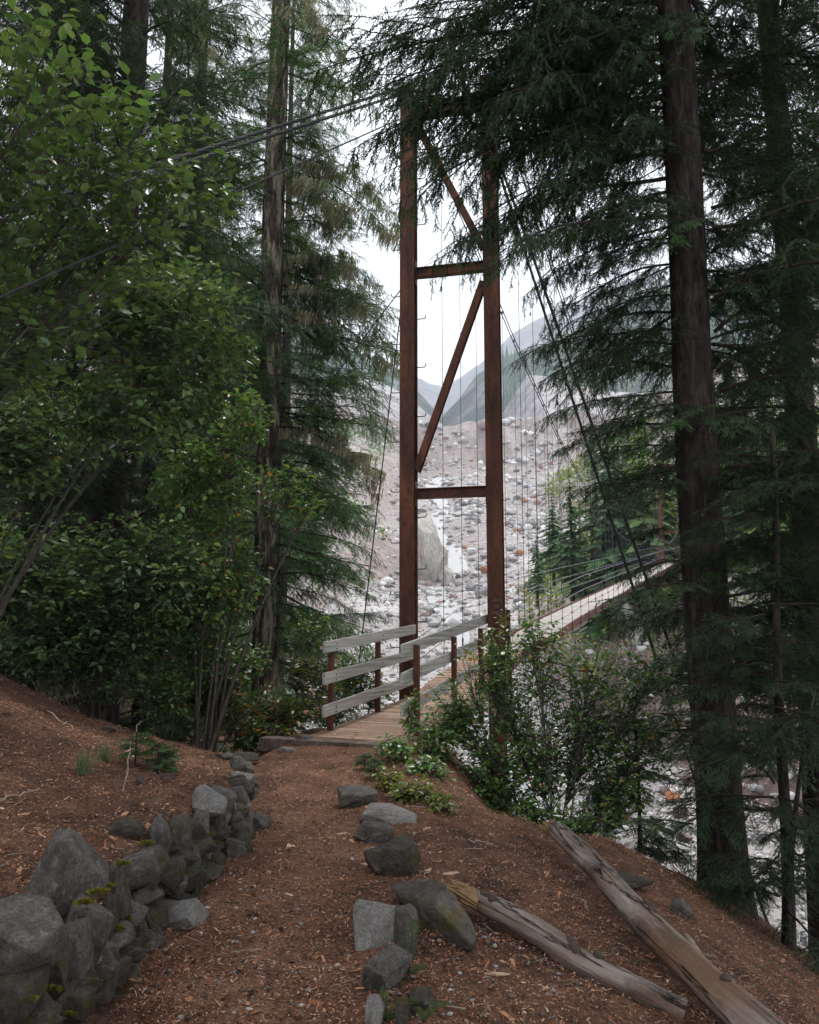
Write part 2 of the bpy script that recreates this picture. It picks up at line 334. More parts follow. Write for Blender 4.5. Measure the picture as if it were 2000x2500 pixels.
# the trodden path as a sheet of its own just above the ground
pl = [(2.0, -.95, .0), (3.3, -1.0, -.06), (4.6, -1.0, -.02), (5.4, -.98, .0), (6.2, -1.0, -.18), (7.0, -1.1, -.42), (7.8, -1.28, -.36), (8.6, -1.2, -.25), (9.3, -1.15, .05), (10.3, -1.0, .1)]
tt = np.linspace(2.0, 10.3, 120); lx = np.interp(tt, [p[0] for p in pl], [p[1] for p in pl]); rx = np.interp(tt, [p[0] for p in pl], [p[2] for p in pl])
lx += .05 * fbm(tt, tt * 0, 3.0, 3); rx += .05 * fbm(tt, tt * 0 + 4, 3.3, 3)
f_ = np.linspace(0, 1, 22); X = lx[:, None] * (1 - f_) + rx[:, None] * f_; Yv = np.repeat(tt[:, None], 22, 1)
V = np.stack([X, Yv, Hn(X, Yv) + .008], -1).reshape(-1, 3); i = (np.arange(21)[None] + 22 * np.arange(119)[:, None]).ravel()
tag(obj('path', mesh('path', V, np.stack([i, i + 1, i + 23, i + 22], 1), M['path'], smooth=True)), kind='structure')

# ------------------------------------------------------------------ rocks
def ico(sub):
    import bmesh
    bm = bmesh.new(); bmesh.ops.create_icosphere(bm, subdivisions=sub, radius=1)
    V = np.array([v.co[:] for v in bm.verts]); Fc = np.array([[v.index for v in f.verts] for f in bm.faces]); bm.free(); return V, Fc
ICO = {k: ico(k) for k in (1, 2, 3, 4)}
def rock_mesh(seed, sub=3, cuts=11, rough=.028, box=.0, mats=None, name='rock'):
    """an angular stone: convex hull of scattered points, edges worn, faces broken up"""
    import bmesh
    rs = np.random.RandomState(seed); n = 9 + cuts
    q = rs.randn(n, 3); q /= np.linalg.norm(q, axis=1, keepdims=True); q *= rs.uniform(.8, 1.1, (n, 1))
    if box: q = np.sign(q) * np.abs(q) ** (1 - box)
    bm = bmesh.new(); vs_ = [bm.verts.new(p) for p in q]; r_ = bmesh.ops.convex_hull(bm, input=vs_)
    bmesh.ops.delete(bm, geom=[g_ for g_ in r_['geom_interior'] if isinstance(g_, bmesh.types.BMVert)], context='VERTS')
    bmesh.ops.dissolve_limit(bm, angle_limit=R(14), verts=bm.verts, edges=bm.edges)
    bmesh.ops.bevel(bm, geom=list(bm.edges), offset=.07, segments=2 if sub > 2 else 1, profile=.6, affect='EDGES', clamp_overlap=True)
    bmesh.ops.triangulate(bm, faces=bm.faces)
    if sub > 2:
        for _ in range(sub - 2):
            le = [e for e in bm.edges if e.calc_length() > .22]
            bmesh.ops.subdivide_edges(bm, edges=le, cuts=1, use_grid_fill=False); bmesh.ops.triangulate(bm, faces=bm.faces)
    V = np.array([v.co[:] for v in bm.verts]); bm.verts.index_update(); Fc = np.array([[v.index for v in f.verts] for f in bm.faces]); bm.free()
    V -= (V.max(0) + V.min(0)) / 2; V /= np.abs(V).max(0)
    p = V * 2.2; V = V * (1 + rough * 1.3 * fbm(p[:, 0] + p[:, 2] * 1.3, p[:, 1] - p[:, 2], 1.3, 4, seed % 5))[:, None]
    return mesh(name, V * .5, Fc, mats or M['stone'])
def rock_px(name, x0, y0, x1, y1, label, mat='stone', seed=1, deep=.8, parent=None, cat='rock', Y=None, rz=None, tilt=(0, 0), box=.35, sub=3, cuts=11, sink=.12, h=None):
    """a rock that fills a box of the photograph, standing on the ground under the box"""
    g = hit((x0 + x1) / 2, y1) if Y is None else at((x0 + x1) / 2, y1, Y)
    dpt = depth_of(g); wd = (x1 - x0) / F * dpt; hh = h or (y1 - y0) / F * dpt
    if h is None: hh = max(.05, (hh - wd * deep * .22) * 1.08)
    rs = np.random.RandomState(seed)
    o = obj(name, rock_mesh(seed, sub, cuts, .025, box, M[mat], name), parent,
            (g[0], g[1] + wd * deep * .35, g[2] + hh * (.5 - sink)), (tilt[0], tilt[1], rs.uniform(-.25, .25) if rz is None else rz), (wd * 1.06, wd * deep, hh * (1 + sink)))
    if label: tag(o, label, cat)
    return o
# ------------------------------------------------------------------ river valley (distance from the viewpoint -> height of the bed)
BED = [(8, -6.6), (25, -6.2), (38, -5.6), (60, -3.6), (90, 1.0), (130, 9.0), (180, 21.5), (250, 41.5), (300, 57), (330, 68), (372, 97), (400, 99), (520, 118), (700, 160)]
EDGE_L = [(8, -.9), (25, -.55), (50, -.36), (70, -.24), (100, -.105), (120, -.05), (138, .012), (150, .0), (180, -.04), (250, .0), (300, .02), (330, -.01), (420, -.12), (700, -.4)]
EDGE_R = [(8, 1.1), (24, .60), (34, .40), (44, .27), (50, .215), (56, .165), (75, .135), (95, .13), (130, .155), (180, .185), (230, .155), (300, .20), (372, .26), (700, .6)]
def Hv(x, y):
    u = x / np.maximum(y, 1); z = ip(y, BED)
    dl = np.maximum(0, ip(y, EDGE_L) - u) * y; dr = np.maximum(0, u - ip(y, EDGE_R)) * y
    cap_l = ip(y, [(8, 3), (40, 5), (80, 14), (140, 26), (200, 30), (320, 26), (400, 22), (700, 40)])
    cap_r = ip(y, [(8, 3), (28, 7), (40, 10.5), (52, 11.5), (80, 11), (140, 20), (200, 36), (260, 50), (320, 52), (400, 40), (700, 60)])
    sl_l = .75; sl_r = ip(y, [(8, .9), (40, 1.35), (60, 1.2), (140, .6), (220, .75), (400, .7)])
    z = z + cap_l * (1 - np.exp(-dl * sl_l / cap_l)) + cap_r * (1 - np.exp(-dr * sl_r / cap_r))
    z = z + np.maximum(0, dl - 25) * .25 + np.maximum(0, dr - 30) * .18
    # rock and gravel bars
    am = np.clip(y / 120, .12, 1.6)
    z = z + am * (.45 * fbm(x, y, .11, 4, 4) + .2 * fbm(x, y, .45, 4, 6) + .12 * fbm(x, y, 1.7, 3, 7))
    # the stream lies in a shallow groove
    sc_ = STREAM(y); z = z - .9 * am * np.exp(-((x - sc_) / (1.2 + y * .018)) ** 2)
    # ridges of loose debris on the snout
    z = z + np.clip((y - 290) / 60, 0, 1) * (3.5 * fbm(x, y, .045, 4, 8) + 1.2 * fbm(x, y * .3, .35, 3, 9))
    return z
def STREAM(y): return y * ip(y, [(8, .2), (40, .12), (60, .06), (90, .055), (110, .035), (140, .055), (180, .04), (250, .035), (300, .03), (700, .05)]) + np.sin(y * .09) * y * .006
yr = np.concatenate([np.linspace(9, 60, 90)[:-1], np.linspace(60, 200, 150)[:-1], np.linspace(200, 420, 150)[:-1], np.linspace(420, 700, 30)])
ur = np.concatenate([np.linspace(-1.1, -.4, 30)[:-1], np.linspace(-.4, .5, 260)[:-1], np.linspace(.5, 1.1, 30)])
U, Yv = np.meshgrid(ur, yr); X = U * Yv; V = np.stack([X, Yv, Hv(X, Yv)], -1).reshape(-1, 3); nx = len(ur)
i = (np.arange(nx - 1)[None] + nx * np.arange(len(yr) - 1)[:, None]).ravel()
def valley_mat():
    m, t, b = nodes('glacial_debris')
    n1 = noise(t, .06, 8, .65); r = ramp(t, [(.3, (.2, .18, .175)), (.5, (.33, .305, .3)), (.68, (.5, .475, .47))]); t.links.new(n1, r.inputs[0])
    v = t.nodes.new('ShaderNodeTexVoronoi'); v.inputs['Scale'].default_value = 1.4; tcn = t.nodes.new('ShaderNodeTexCoord'); t.links.new(tcn.outputs['Object'], v.inputs['Vector'])
    rv = ramp(t, [(0, (.55,) * 3), (.5, (1,) * 3), (1, (1.45,) * 3)]); t.links.new(v.outputs['Color'], rv.inputs[0])
    c = mixc(t, .8, r.outputs[0], rv.outputs[0], 'MULTIPLY')
    # loose brown earth on the steep banks (by slope), grass on gentle high ground
    g = t.nodes.new('ShaderNodeNewGeometry'); sx = t.nodes.new('ShaderNodeSeparateXYZ'); t.links.new(g.outputs['True Normal'], sx.inputs[0])
    rs_ = ramp(t, [(.78, (1,) * 3), (.93, (0,) * 3)]); t.links.new(sx.outputs[2], rs_.inputs[0])
    n4 = noise(t, .5, 6, .7); r4 = ramp(t, [(.3, (.2, .16, .146)), (.55, (.32, .275, .258)), (.75, (.46, .42, .40))]); t.links.new(n4, r4.inputs[0])
    c = mixc(t, rs_.outputs[0], c, r4.outputs[0])
    pos = t.nodes.new('ShaderNodeSeparateXYZ'); t.links.new(tcn.outputs['Object'], pos.inputs[0])
    def step(sock, a_, b_):
        mr = t.nodes.new('ShaderNodeMapRange'); mr.inputs['From Min'].default_value = a_; mr.inputs['From Max'].default_value = b_; t.links.new(sock, mr.inputs[0]); return mr.outputs[0]
    mm = t.nodes.new('ShaderNodeMath'); mm.operation = 'MULTIPLY'; t.links.new(step(pos.outputs[0], 8, 13), mm.inputs[0]); t.links.new(step(pos.outputs[1], 90, 70), mm.inputs[1])
    m2 = t.nodes.new('ShaderNodeMath'); m2.operation = 'MULTIPLY'; t.links.new(mm.outputs[0], m2.inputs[0]); t.links.new(rs_.outputs[0], m2.inputs[1])
    r7 = ramp(t, [(.3, (.10, .07, .062)), (.6, (.2, .15, .135)), (.75, (.34, .3, .28))]); t.links.new(n4, r7.inputs[0]); c = mixc(t, m2.outputs[0], c, r7.outputs[0])
    n8 = noise(t, .05, 7, .7, 'Object', (1, .35, .35)); r8 = ramp(t, [(.35, (.15, .12, .11)), (.5, (.24, .2, .19)), (.66, (.40, .36, .35))]); t.links.new(n8, r8.inputs[0]); c = mixc(t, step(pos.outputs[1], 285, 325), c, r8.outputs[0])
    n3 = noise(t, .9, 6, .7); p = bump(t, b, v.outputs['Distance'], .8, .25); bump(t, b, n3, .7, .3, p)
    t.links.new(c, b.inputs['Base Color']); b.inputs['Roughness'].default_value = .95; b.inputs['Specular IOR Level'].default_value = .15
    return m
M['valley'] = valley_mat()
tag(obj('riverbed', mesh('riverbed', V, np.stack([i, i + 1, i + nx + 1, i + nx], 1), M['valley'], smooth=True)), kind='structure')
# milky stream water
m, t, b = nodes('milky_water'); b.inputs['Base Color'].default_value = (.34, .34, .345, 1); b.inputs['Roughness'].default_value = .45
n1 = noise(t, 1.2, 5, .6, 'Object', (1, .5, 1)); bump(t, b, n1, .6, .15); M['water'] = m
ty = np.linspace(30, 300, 260); cx = STREAM(ty); hw = (.6 + ty * .007) * (1 + .45 * fbm(ty, ty * 0, .12, 3, 2)); am = np.clip(ty / 120, .12, 1.6)
zz = np.array([Hv(np.array([c_]), np.array([y_]))[0] for c_, y_ in zip(cx, ty)]) + .22 * am
V = np.concatenate([np.stack([cx + hw * k, ty, zz], 1) for k in (-1, -.33, .33, 1)]); n = len(ty); i = np.arange(n - 1)
Fc = np.concatenate([np.stack([i + k * n, i + (k + 1) * n, i + (k + 1) * n + 1, i + k * n + 1], 1) for k in range(3)])
tag(obj('stream', mesh('stream', V, Fc, M['water'], smooth=True)), kind='structure')

# loose stones over the bed: real geometry, too many to count
M['river_stone'] = islandmat('river_stone', [(0, (.14, .13, .13)), (.25, (.34, .335, .34)), (.55, (.52, .51, .51)), (.84, (.72, .70, .68)), (.9, (.42, .33, .31)), (.975, (.36, .24, .21)), (1, (.48, .24, .13))], .9, fine=1.5, bmp=.5, bdist=.1)
rs = np.random.RandomState(11)
def scatter(n, dens_px=(2.2, 7.0)):
    yy = np.exp(rs.uniform(math.log(13), math.log(420), n * 3)); uu = rs.uniform(-.62, .75, n * 3)
    el, er = ip(yy, EDGE_L), ip(yy, EDGE_R); keep = (uu > el - .09 - rs.rand(n * 3) * .16) & (uu < er + .05 + rs.rand(n * 3) * .10)
    keep &= rs.rand(n * 3) < np.where((uu > el - .02) & (uu < er + .02), 1, .5)
    yy, uu = yy[keep][:n], uu[keep][:n]; pxr = dens_px[0] + (dens_px[1] - dens_px[0]) * rs.rand(len(yy)) ** 4.5
    return uu * yy, yy, pxr * yy / F
IV, IF = ICO[1]
def stones(name, X, Yv, rad, sub=1):
    V0, F0 = ICO[sub]; n = len(X); th = rs.rand(n) * 6.28; c_, s_ = np.cos(th), np.sin(th)
    jit = 1 + .28 * rs.randn(n, len(V0))
    sc_ = rad[:, None] * np.stack([rs.uniform(.8, 1.35, n), rs.uniform(.7, 1.1, n), rs.uniform(.45, .85, n)], 1)
    P = V0[None] * np.clip(jit, .55, 1.5)[..., None] * sc_[:, None]
    x = P[..., 0] * c_[:, None] - P[..., 1] * s_[:, None]; y = P[..., 0] * s_[:, None] + P[..., 1] * c_[:, None]
    z = Hv(X, Yv) + rad * .18
    P = np.stack([x + X[:, None], y + Yv[:, None], P[..., 2] + z[:, None]], -1).reshape(-1, 3)
    Fc = (F0[None] + (np.arange(n) * len(V0))[:, None, None]).reshape(-1, 3)
    return mesh(name, P, Fc, M['river_stone'])
X, Yv, rad = scatter(42000, (2.2, 12.0)); cm_ = fbm(X / np.maximum(Yv, 1) * 26, np.log(Yv) * 9, 1.0, 3, 5); kp = rs.rand(len(X)) < np.clip(.62 + .5 * cm_, .12, 1); X, Yv, rad = X[kp], Yv[kp], (rad * np.clip(1.0 + .55 * fbm(X / np.maximum(Yv, 1) * 40, np.log(Yv) * 14, 1.0, 2, 9), .5, 1.9))[kp]; tag(obj('river_stones', stones('river_stones', X, Yv, rad)), 'loose grey and reddish stones covering the river bed', 'stones', kind='stuff')
# larger boulders, one object each
BM = [mixmat('boulder_grey', [(.3, (.20, .195, .20)), (.7, (.36, .355, .36))], .8, .9, .6, .1, fine=5), mixmat('boulder_pale', [(.3, (.36, .35, .34)), (.7, (.54, .52, .50))], .8, .9, .6, .1, fine=5),
      mixmat('boulder_rust', [(.3, (.24, .085, .04)), (.7, (.46, .2, .10))], .8, .9, .6, .1, fine=5), mixmat('boulder_purple', [(.3, (.16, .11, .11)), (.7, (.27, .2, .195))], .8, .9, .6, .1, fine=5)]
BNAME = ['grey', 'pale', 'rust orange', 'purplish brown']
btm = [[rock_mesh(900 + 10 * k + j, 2, 9, .06, .1, [BM[k]], 'river_boulder') for j in range(4)] for k in range(4)]
def hit_v(px, py):
    r = ray(px, py); ts = np.exp(np.linspace(math.log(12), math.log(900), 5000)); X, Yv, Z = r[0] * ts, r[1] * ts, CZ + r[2] * ts
    k = np.nonzero(Z < Hv(X, Yv))[0]; i = k[0] if len(k) else len(ts) - 1
    return np.array((X[i], Yv[i], float(Hv(X[i:i + 1], Yv[i:i + 1])[0])))
def boulder(px, py, wpx, kind, label, group=None, flat=.7):
    g = hit_v(px, py); wd = wpx / F * depth_of(g)
    o = obj('river_boulder', btm[kind][rs.randint(4)], None, (g[0], g[1], g[2] + wd * flat * .28), (rs.uniform(-.3, .3), rs.uniform(-.3, .3), rs.rand() * 6.28), (wd, wd * rs.uniform(.7, 1), wd * flat))
    return tag(o, label, 'boulder', group)
boulder(1072, 1415, 34, 2, 'rust orange boulder in mid river, left of the stream between the tower legs')
boulder(1188, 1400, 30, 2, 'rust orange boulder half hidden beside the right tower leg')
boulder(1266, 1356, 26, 2, 'deep orange boulder just right of the right tower leg, mid river')
boulder(1136, 1340, 16, 2, 'small orange boulder standing alone in the middle of the boulder field')
boulder(1280, 1226, 16, 2, 'tiny orange boulder far up the river right of the tower')
boulder(1310, 1230, 15, 2, 'orange boulder at the foot of the far right scree')
boulder(1640, 1955, 40, 2, 'reddish angular boulder near the base of the large dark trunk')
boulder(1625, 2010, 34, 1, 'pale rounded boulder left of the large dark trunk')
boulder(1655, 2020, 30, 0, 'grey boulder close against the large dark trunk')
boulder(1085, 1560, 52, 0, 'long grey boulder slab behind the right hand railing')
boulder(1110, 1530, 40, 1, 'pale flat boulder in the stream behind the railing')
boulder(1040, 1500, 40, 0, 'grey wedge boulder right of the left tower leg')
boulder(1175, 1455, 38, 0, 'blue grey boulder left of the right tower leg')
boulder(1150, 1440, 34, 0, 'dark grey boulder beside the stream left of the right tower leg')
for k in range(110):
    py = rs.uniform(1225, 1640); px = rs.uniform(1030, 1190) if k % 3 else rs.uniform(1235, 1330)
    if k % 3 == 0: py = rs.uniform(1220, 1400)
    if k % 7 == 0: px, py = rs.uniform(700, 960), rs.uniform(1460, 1600)
    kd = rs.choice([0, 0, 0, 1, 1, 3]); zone = 'right of the tower' if px > 1220 else ('between the tower legs' if px > 990 else 'left of the tower')
    boulder(px, py, rs.uniform(11, 24), kd, f'{BNAME[kd]} boulder in the river bed {zone}', f'{BNAME[kd]} boulders {zone}')
for k in range(36):
    px, py = rs.uniform(1340, 1990), rs.uniform(1860, 2060)
    if k % 3 == 0: px, py = rs.uniform(1900, 2000), rs.uniform(2230, 2400)
    kd = rs.choice([0, 0, 1, 1, 3]); low = py > 2200
    boulder(px, py, rs.uniform(24, 48), kd, f'{BNAME[kd]} boulder ' + ('at the far lower right below the sapling' if low else 'on the gravel seen through the right bush'), f'{BNAME[kd]} boulders ' + ('lower right' if low else 'behind the right bush'))
# pale rock outcrop in mid valley, boulders in the far bank
def placed_rock(px, py, wpx, hpx, label, mat, seed, cat='boulder', name='boulder', deep=.8, sub=3, cuts=14):
    g = hit_v(px, py); dp = depth_of(g); wd, hh = wpx / F * dp, hpx / F * dp
    return tag(obj(name, rock_mesh(seed, sub, cuts, .07, .25, [mat], name), None, (g[0], g[1] + wd * .2, g[2] + hh * .38), (0, 0, .2), (wd, wd * deep, hh * 1.25)), label, cat)
oc = mixmat('pale_outcrop', [(.3, (.30, .275, .25)), (.5, (.46, .43, .39)), (.7, (.58, .55, .51))], 3.5, .9, 1, .12, fine=22)
for k, (a_, b_, c_, d_) in enumerate([(1035, 1422, 74, 165), (1062, 1425, 60, 110), (1040, 1330, 50, 90), (1088, 1428, 42, 55)]):
    g = hit_v(a_, b_); dp = depth_of(g); o = obj('rock_face', rock_mesh(171 + k, 4, 16, .07, .0, [oc], 'rock_face'), None, (g[0], g[1] + 2, g[2] + d_ / F * dp * .36), (.2, .15 * k, k * .9), (c_ / F * dp * 1.15, c_ / F * dp, d_ / F * dp * 1.15))
    if k == 0: ocr = o; o.name = 'rock_outcrop'; tag(o, 'pale rock outcrop rising behind the left tower leg', 'outcrop')
    else: bpy.context.view_layer.update(); o.parent = ocr; o.matrix_parent_inverse = ocr.matrix_world.inverted()
placed_rock(1545, 1525, 62, 52, 'large pale boulder under tree roots below the far bridge end', BM[1], 72)
placed_rock(1562, 1570, 56, 44, 'pale boulder low on the earth bank, below the rooted one', BM[1], 73)
placed_rock(1525, 1600, 30, 22, 'small grey boulder lowest on the earth bank', BM[0], 74)
placed_rock(1605, 1515, 26, 22, 'small grey boulder right of the rooted boulder', BM[0], 75)

# ------------------------------------------------------------------ far mountains
def ridge(name, prof, D, depth, drop, mat, rough, seed, nx=160, ny=60):
    """a mountain side: crest follows the profile (photo px) at distance D, its face runs down towards the viewer"""
    px = np.linspace(prof[0][0], prof[-1][0], nx); py = ip(px, prof)
    f = np.linspace(-.35, 1, ny); V = np.zeros((ny, nx, 3))
    for k, a in enumerate(zip(px, py)):
        top = at(a[0], a[1], D)
        for j, q in enumerate(f):
            y = D - depth * q; V[j, k] = (top[0] * (1 - .0 * q), y, top[2] - drop * (abs(q) ** .85))
    V[..., 2] += rough * (fbm(V[..., 0], V[..., 1], 5.0 / depth * 2, 5, seed) + .8 * np.abs(fbm(V[..., 0] * 1.6, V[..., 1] * .3, 12.0 / depth, 4, seed + 1))) * np.clip(.25 + np.abs(f), 0, 1)[:, None]
    i = (np.arange(nx - 1)[None] + nx * np.arange(ny - 1)[:, None]).ravel()
    return tag(obj(name, mesh(name, V.reshape(-1, 3), np.stack([i, i + nx, i + nx + 1, i + 1], 1), mat, smooth=False)), kind='structure')
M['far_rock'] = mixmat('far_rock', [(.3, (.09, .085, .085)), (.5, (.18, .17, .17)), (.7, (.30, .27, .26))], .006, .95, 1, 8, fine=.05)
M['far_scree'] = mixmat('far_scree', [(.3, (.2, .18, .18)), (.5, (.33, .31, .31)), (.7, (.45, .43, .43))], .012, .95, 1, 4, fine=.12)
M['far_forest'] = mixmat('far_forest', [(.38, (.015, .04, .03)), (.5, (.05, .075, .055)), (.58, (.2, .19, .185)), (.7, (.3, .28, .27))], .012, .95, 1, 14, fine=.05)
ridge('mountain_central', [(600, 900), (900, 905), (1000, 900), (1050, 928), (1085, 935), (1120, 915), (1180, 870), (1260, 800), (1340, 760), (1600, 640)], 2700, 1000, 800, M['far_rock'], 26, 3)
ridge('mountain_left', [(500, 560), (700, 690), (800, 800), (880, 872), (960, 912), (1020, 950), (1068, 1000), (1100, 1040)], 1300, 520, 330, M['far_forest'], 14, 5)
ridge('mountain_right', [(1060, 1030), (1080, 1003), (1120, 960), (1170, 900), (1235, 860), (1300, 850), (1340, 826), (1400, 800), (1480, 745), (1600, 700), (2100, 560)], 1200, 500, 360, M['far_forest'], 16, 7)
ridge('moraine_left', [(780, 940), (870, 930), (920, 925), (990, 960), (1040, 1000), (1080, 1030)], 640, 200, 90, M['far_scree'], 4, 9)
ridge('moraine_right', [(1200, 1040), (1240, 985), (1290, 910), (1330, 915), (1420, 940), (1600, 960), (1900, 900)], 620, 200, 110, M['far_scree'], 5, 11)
# ------------------------------------------------------------------ the suspension bridge
BETA = R(22); BD = np.array((math.sin(BETA), math.cos(BETA), 0)); BN = np.array((math.cos(BETA), -math.sin(BETA), 0)); UP = np.array((0, 0, 1.0))
BO = np.array((.038, 9.774, 0))
DECK = [(-1, -.03), (0, 0), (1.4, .08), (3.0, .22), (4.0, .45), (5.4, .80), (8, 1.02), (10, 1.30), (15, 1.86), (23, 2.72), (30, 3.5), (43, 4.85), (52, 5.65), (56, 5.75)]
def W(s, off, z): return BO + BD * s + BN * off + UP * z
def dz(s): return float(ip(s, DECK))
OL, OR = -1.05, 0.0        # the two edges of the deck
bridge = empty('suspension_bridge', BO)
tag(bridge, 'rusty steel suspension footbridge with plank deck crossing the rocky river', 'bridge')
def bl(p): return np.asarray(p, float) - BO          # into the bridge's own space
def part_bar(name, a, b, wv, hv, mat, parent):
    mb = MB(); mb.bar(bl(a), bl(b), wv, hv); return mb.build(name, [mat], parent)
def hbeam(name, a, b, nrm, bf, dp, mat, parent, tf=.018):
    """wide flange beam from a to b; flanges perpendicular to nrm"""
    a, b = bl(a), bl(b); ax = (b - a) / np.linalg.norm(b - a); nrm = nrm - ax * nrm.dot(ax); nrm = nrm / np.linalg.norm(nrm); sd_ = np.cross(ax, nrm)
    mb = MB()
    for k in (-1, 1): mb.bar(a + nrm * k * dp / 2, b + nrm * k * dp / 2, sd_ * bf / 2, nrm * tf / 2)
    mb.bar(a + ax * .002, b - ax * .002, sd_ * .007, nrm * (dp / 2 - tf / 2 + .001)); return mb.build(name, [mat], parent)
tower = empty('tower', (0, 0, 0), bridge)
LL = np.array((-.013, 12.95, 0)); LR = np.array((1.33, 12.62, 0)); TZ = 10.35
tn = (LR - LL) / np.linalg.norm(LR - LL); td = np.array((-tn[1], tn[0], 0))
hbeam('leg', LL - UP * 4.0, LL + UP * TZ, td, .235, .26, M['steel'], tower)
hbeam('leg', LR - UP * 4.5, LR + UP * TZ, td, .235, .26, M['steel'], tower)
for zz, hh in ((3.36, .15), (7.06, .15), (9.95, .26)):
    hbeam('cross_beam', LL + tn * .125 + UP * zz, LR - tn * .12 + UP * (zz + .0), UP, .13, hh, M['steel'], tower, .012)
    for q, sg in ((LL, 1), (LR, -1)):
        part_bar('gusset_plate', q + tn * sg * .125 + UP * (zz - .2), q + tn * sg * .125 + UP * (zz + .2), tn * .007, td * .08, M['steel'], tower)
for q, sg in ((LL, 1), (LR, -1)):
    for zz in (3.36, 7.06, 9.95):
        mb = MB()
        for a_ in (-.07, .07):
            for h_ in (-.14, 0, .14): c_ = bl(q + tn * a_ - td * .139 + UP * (zz + h_)); mb.tube([c_, c_ - td * .014], .013, 6, smooth=False)
        mb.build('bolt_heads', [M['steel_rail']], tower)
def brace(p, q): hbeam('diagonal_brace', p, q, td, .115, .115, M['steel'], tower, .012)
brace(LL + tn * .14 + UP * 3.72 - td * .03, LR - tn * .13 + UP * 6.78 - td * .03)
brace(LR - tn * .13 + UP * 7.36 - td * .03, LL + tn * .14 + UP * 9.72 - td * .03)
for k in range(12):                                   # J shaped climbing rungs on both sides of the left leg
    z0 = .52 + k * .82
    for sg in (1, -1):
        z = z0 + (0 if sg > 0 else .42); 
        if z > 9.6: continue
        a = LL + tn * sg * .11 + td * (-.02) + UP * z
        P = [a, a + tn * sg * .14, a + tn * sg * .165 + UP * .004, a + tn * sg * .178 + UP * .02, a + tn * sg * .18 + UP * .06]
        mb = MB(); mb.tube([bl(p) for p in P], .0085, 6); mb.build('step_rung', [M['hanger']], tower)
# stencilled lettering on the right leg (only scraps of it can be read)
for txt, dzv, sz in (('NO X', .30, .05), ('ON', .20, .05), ('BRIDGE', .11, .045)):
    cu = bpy.data.curves.new('lettering', 'FONT'); cu.body = txt; cu.size = sz; cu.align_x = 'CENTER'; cu.extrude = .0008
    tmp = bpy.data.objects.new('tmp', cu); col.objects.link(tmp); bpy.context.view_layer.update(); me = bpy.data.meshes.new_from_object(tmp); bpy.data.objects.remove(tmp); me.materials.clear(); me.materials.append(M['cable_bright']); ob = obj('lettering', me, tower)
    p = bl(LR + tn * .03 - td * (.13 + .011) + UP * (1.35 + dzv))
    ob.matrix_local = Matrix.Translation(Vector(p)) @ Matrix((( tn[0], 0, -td[0]), (tn[1], 0, -td[1]), (0, 1, 0))).to_4x4()
# far tower
FS = 48.5; ftower = empty('tower', (0, 0, 0), bridge)
FZ = 12.2
for off in (OL - .2, OR + .2): hbeam('leg', W(FS, off, -2.5), W(FS, off, FZ), BD, .24, .24, M['steel'], ftower)
for zz in (7.5, FZ - .2): hbeam('cross_beam', W(FS, OL - .08, zz), W(FS, OR + .08, zz), UP, .12, .16, M['steel'], ftower)
# deck: near planks one by one, the far ones as one run of boards
deck = empty('deck', (0, 0, 0), bridge)
rd = random.Random(3); PW = .138; s = -.72; k = 0
while s < 17:
    z = dz(s + PW / 2); sl_ = (dz(s + PW) - dz(s)) / PW; ax = (BD + UP * sl_) / math.hypot(1, sl_)
    nf = min(1, max(0, (s - 3.5) / 2)); wl, wr = (OL - .10 + .18 * nf - rd.random() * .03, OR + .05 - .14 * nf + rd.random() * .03)
    mb = MB(); up = np.cross(BN, ax); up = up if up[2] > 0 else -up
    mb.box(bl(W(s + PW / 2, (wl + wr) / 2, z + rd.uniform(-.003, .003))), BN * (wr - wl) / 2, ax * (PW / 2 - .006 - rd.random() * .003), up * .019)
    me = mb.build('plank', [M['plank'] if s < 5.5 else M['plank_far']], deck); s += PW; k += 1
mb = MB(); 
while s < 52:
    z = dz(s + PW / 2); sl_ = (dz(s + PW) - dz(s)) / PW; ax = (BD + UP * sl_) / math.hypot(1, sl_); up = np.cross(ax, BN); up = up if up[2] > 0 else -up
    mb.box(bl(W(s + PW / 2, (OL + OR) / 2, z)), BN * .46, ax * (PW / 2 - .007), up * .019); s += PW
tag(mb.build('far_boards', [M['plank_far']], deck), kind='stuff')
for off in (OL + .10, OR - .10):
    P = [s_ for s_ in np.arange(-.7, 52, .9)]
    mb = MB()
    for a, b in zip(P[:-1], P[1:]):
        mb.bar(bl(W(a, off, dz(a) - .085)), bl(W(b, off, dz(b) - .085)), BN * .025, UP * .06)
    mb.build('stringer', [M['steel']], deck)
    if True:
        mb = MB(); o2 = OL + .05 if off < -.5 else OR - .05
        for a in np.arange(5.5, 51, 1.0): mb.bar(bl(W(a, o2, dz(a) + .02)), bl(W(a + 1, o2, dz(a + 1) + .02)), BN * .012, UP * .04)
        mb.build('edge_channel', [M['steel']], deck)
# abutment timber at the path's end
part_bar('abutment_timber', W(-.86, OL - .42, -.03), W(-.86, OR + .22, -.03), BD * .10, UP * .07, M['timber'], deck)
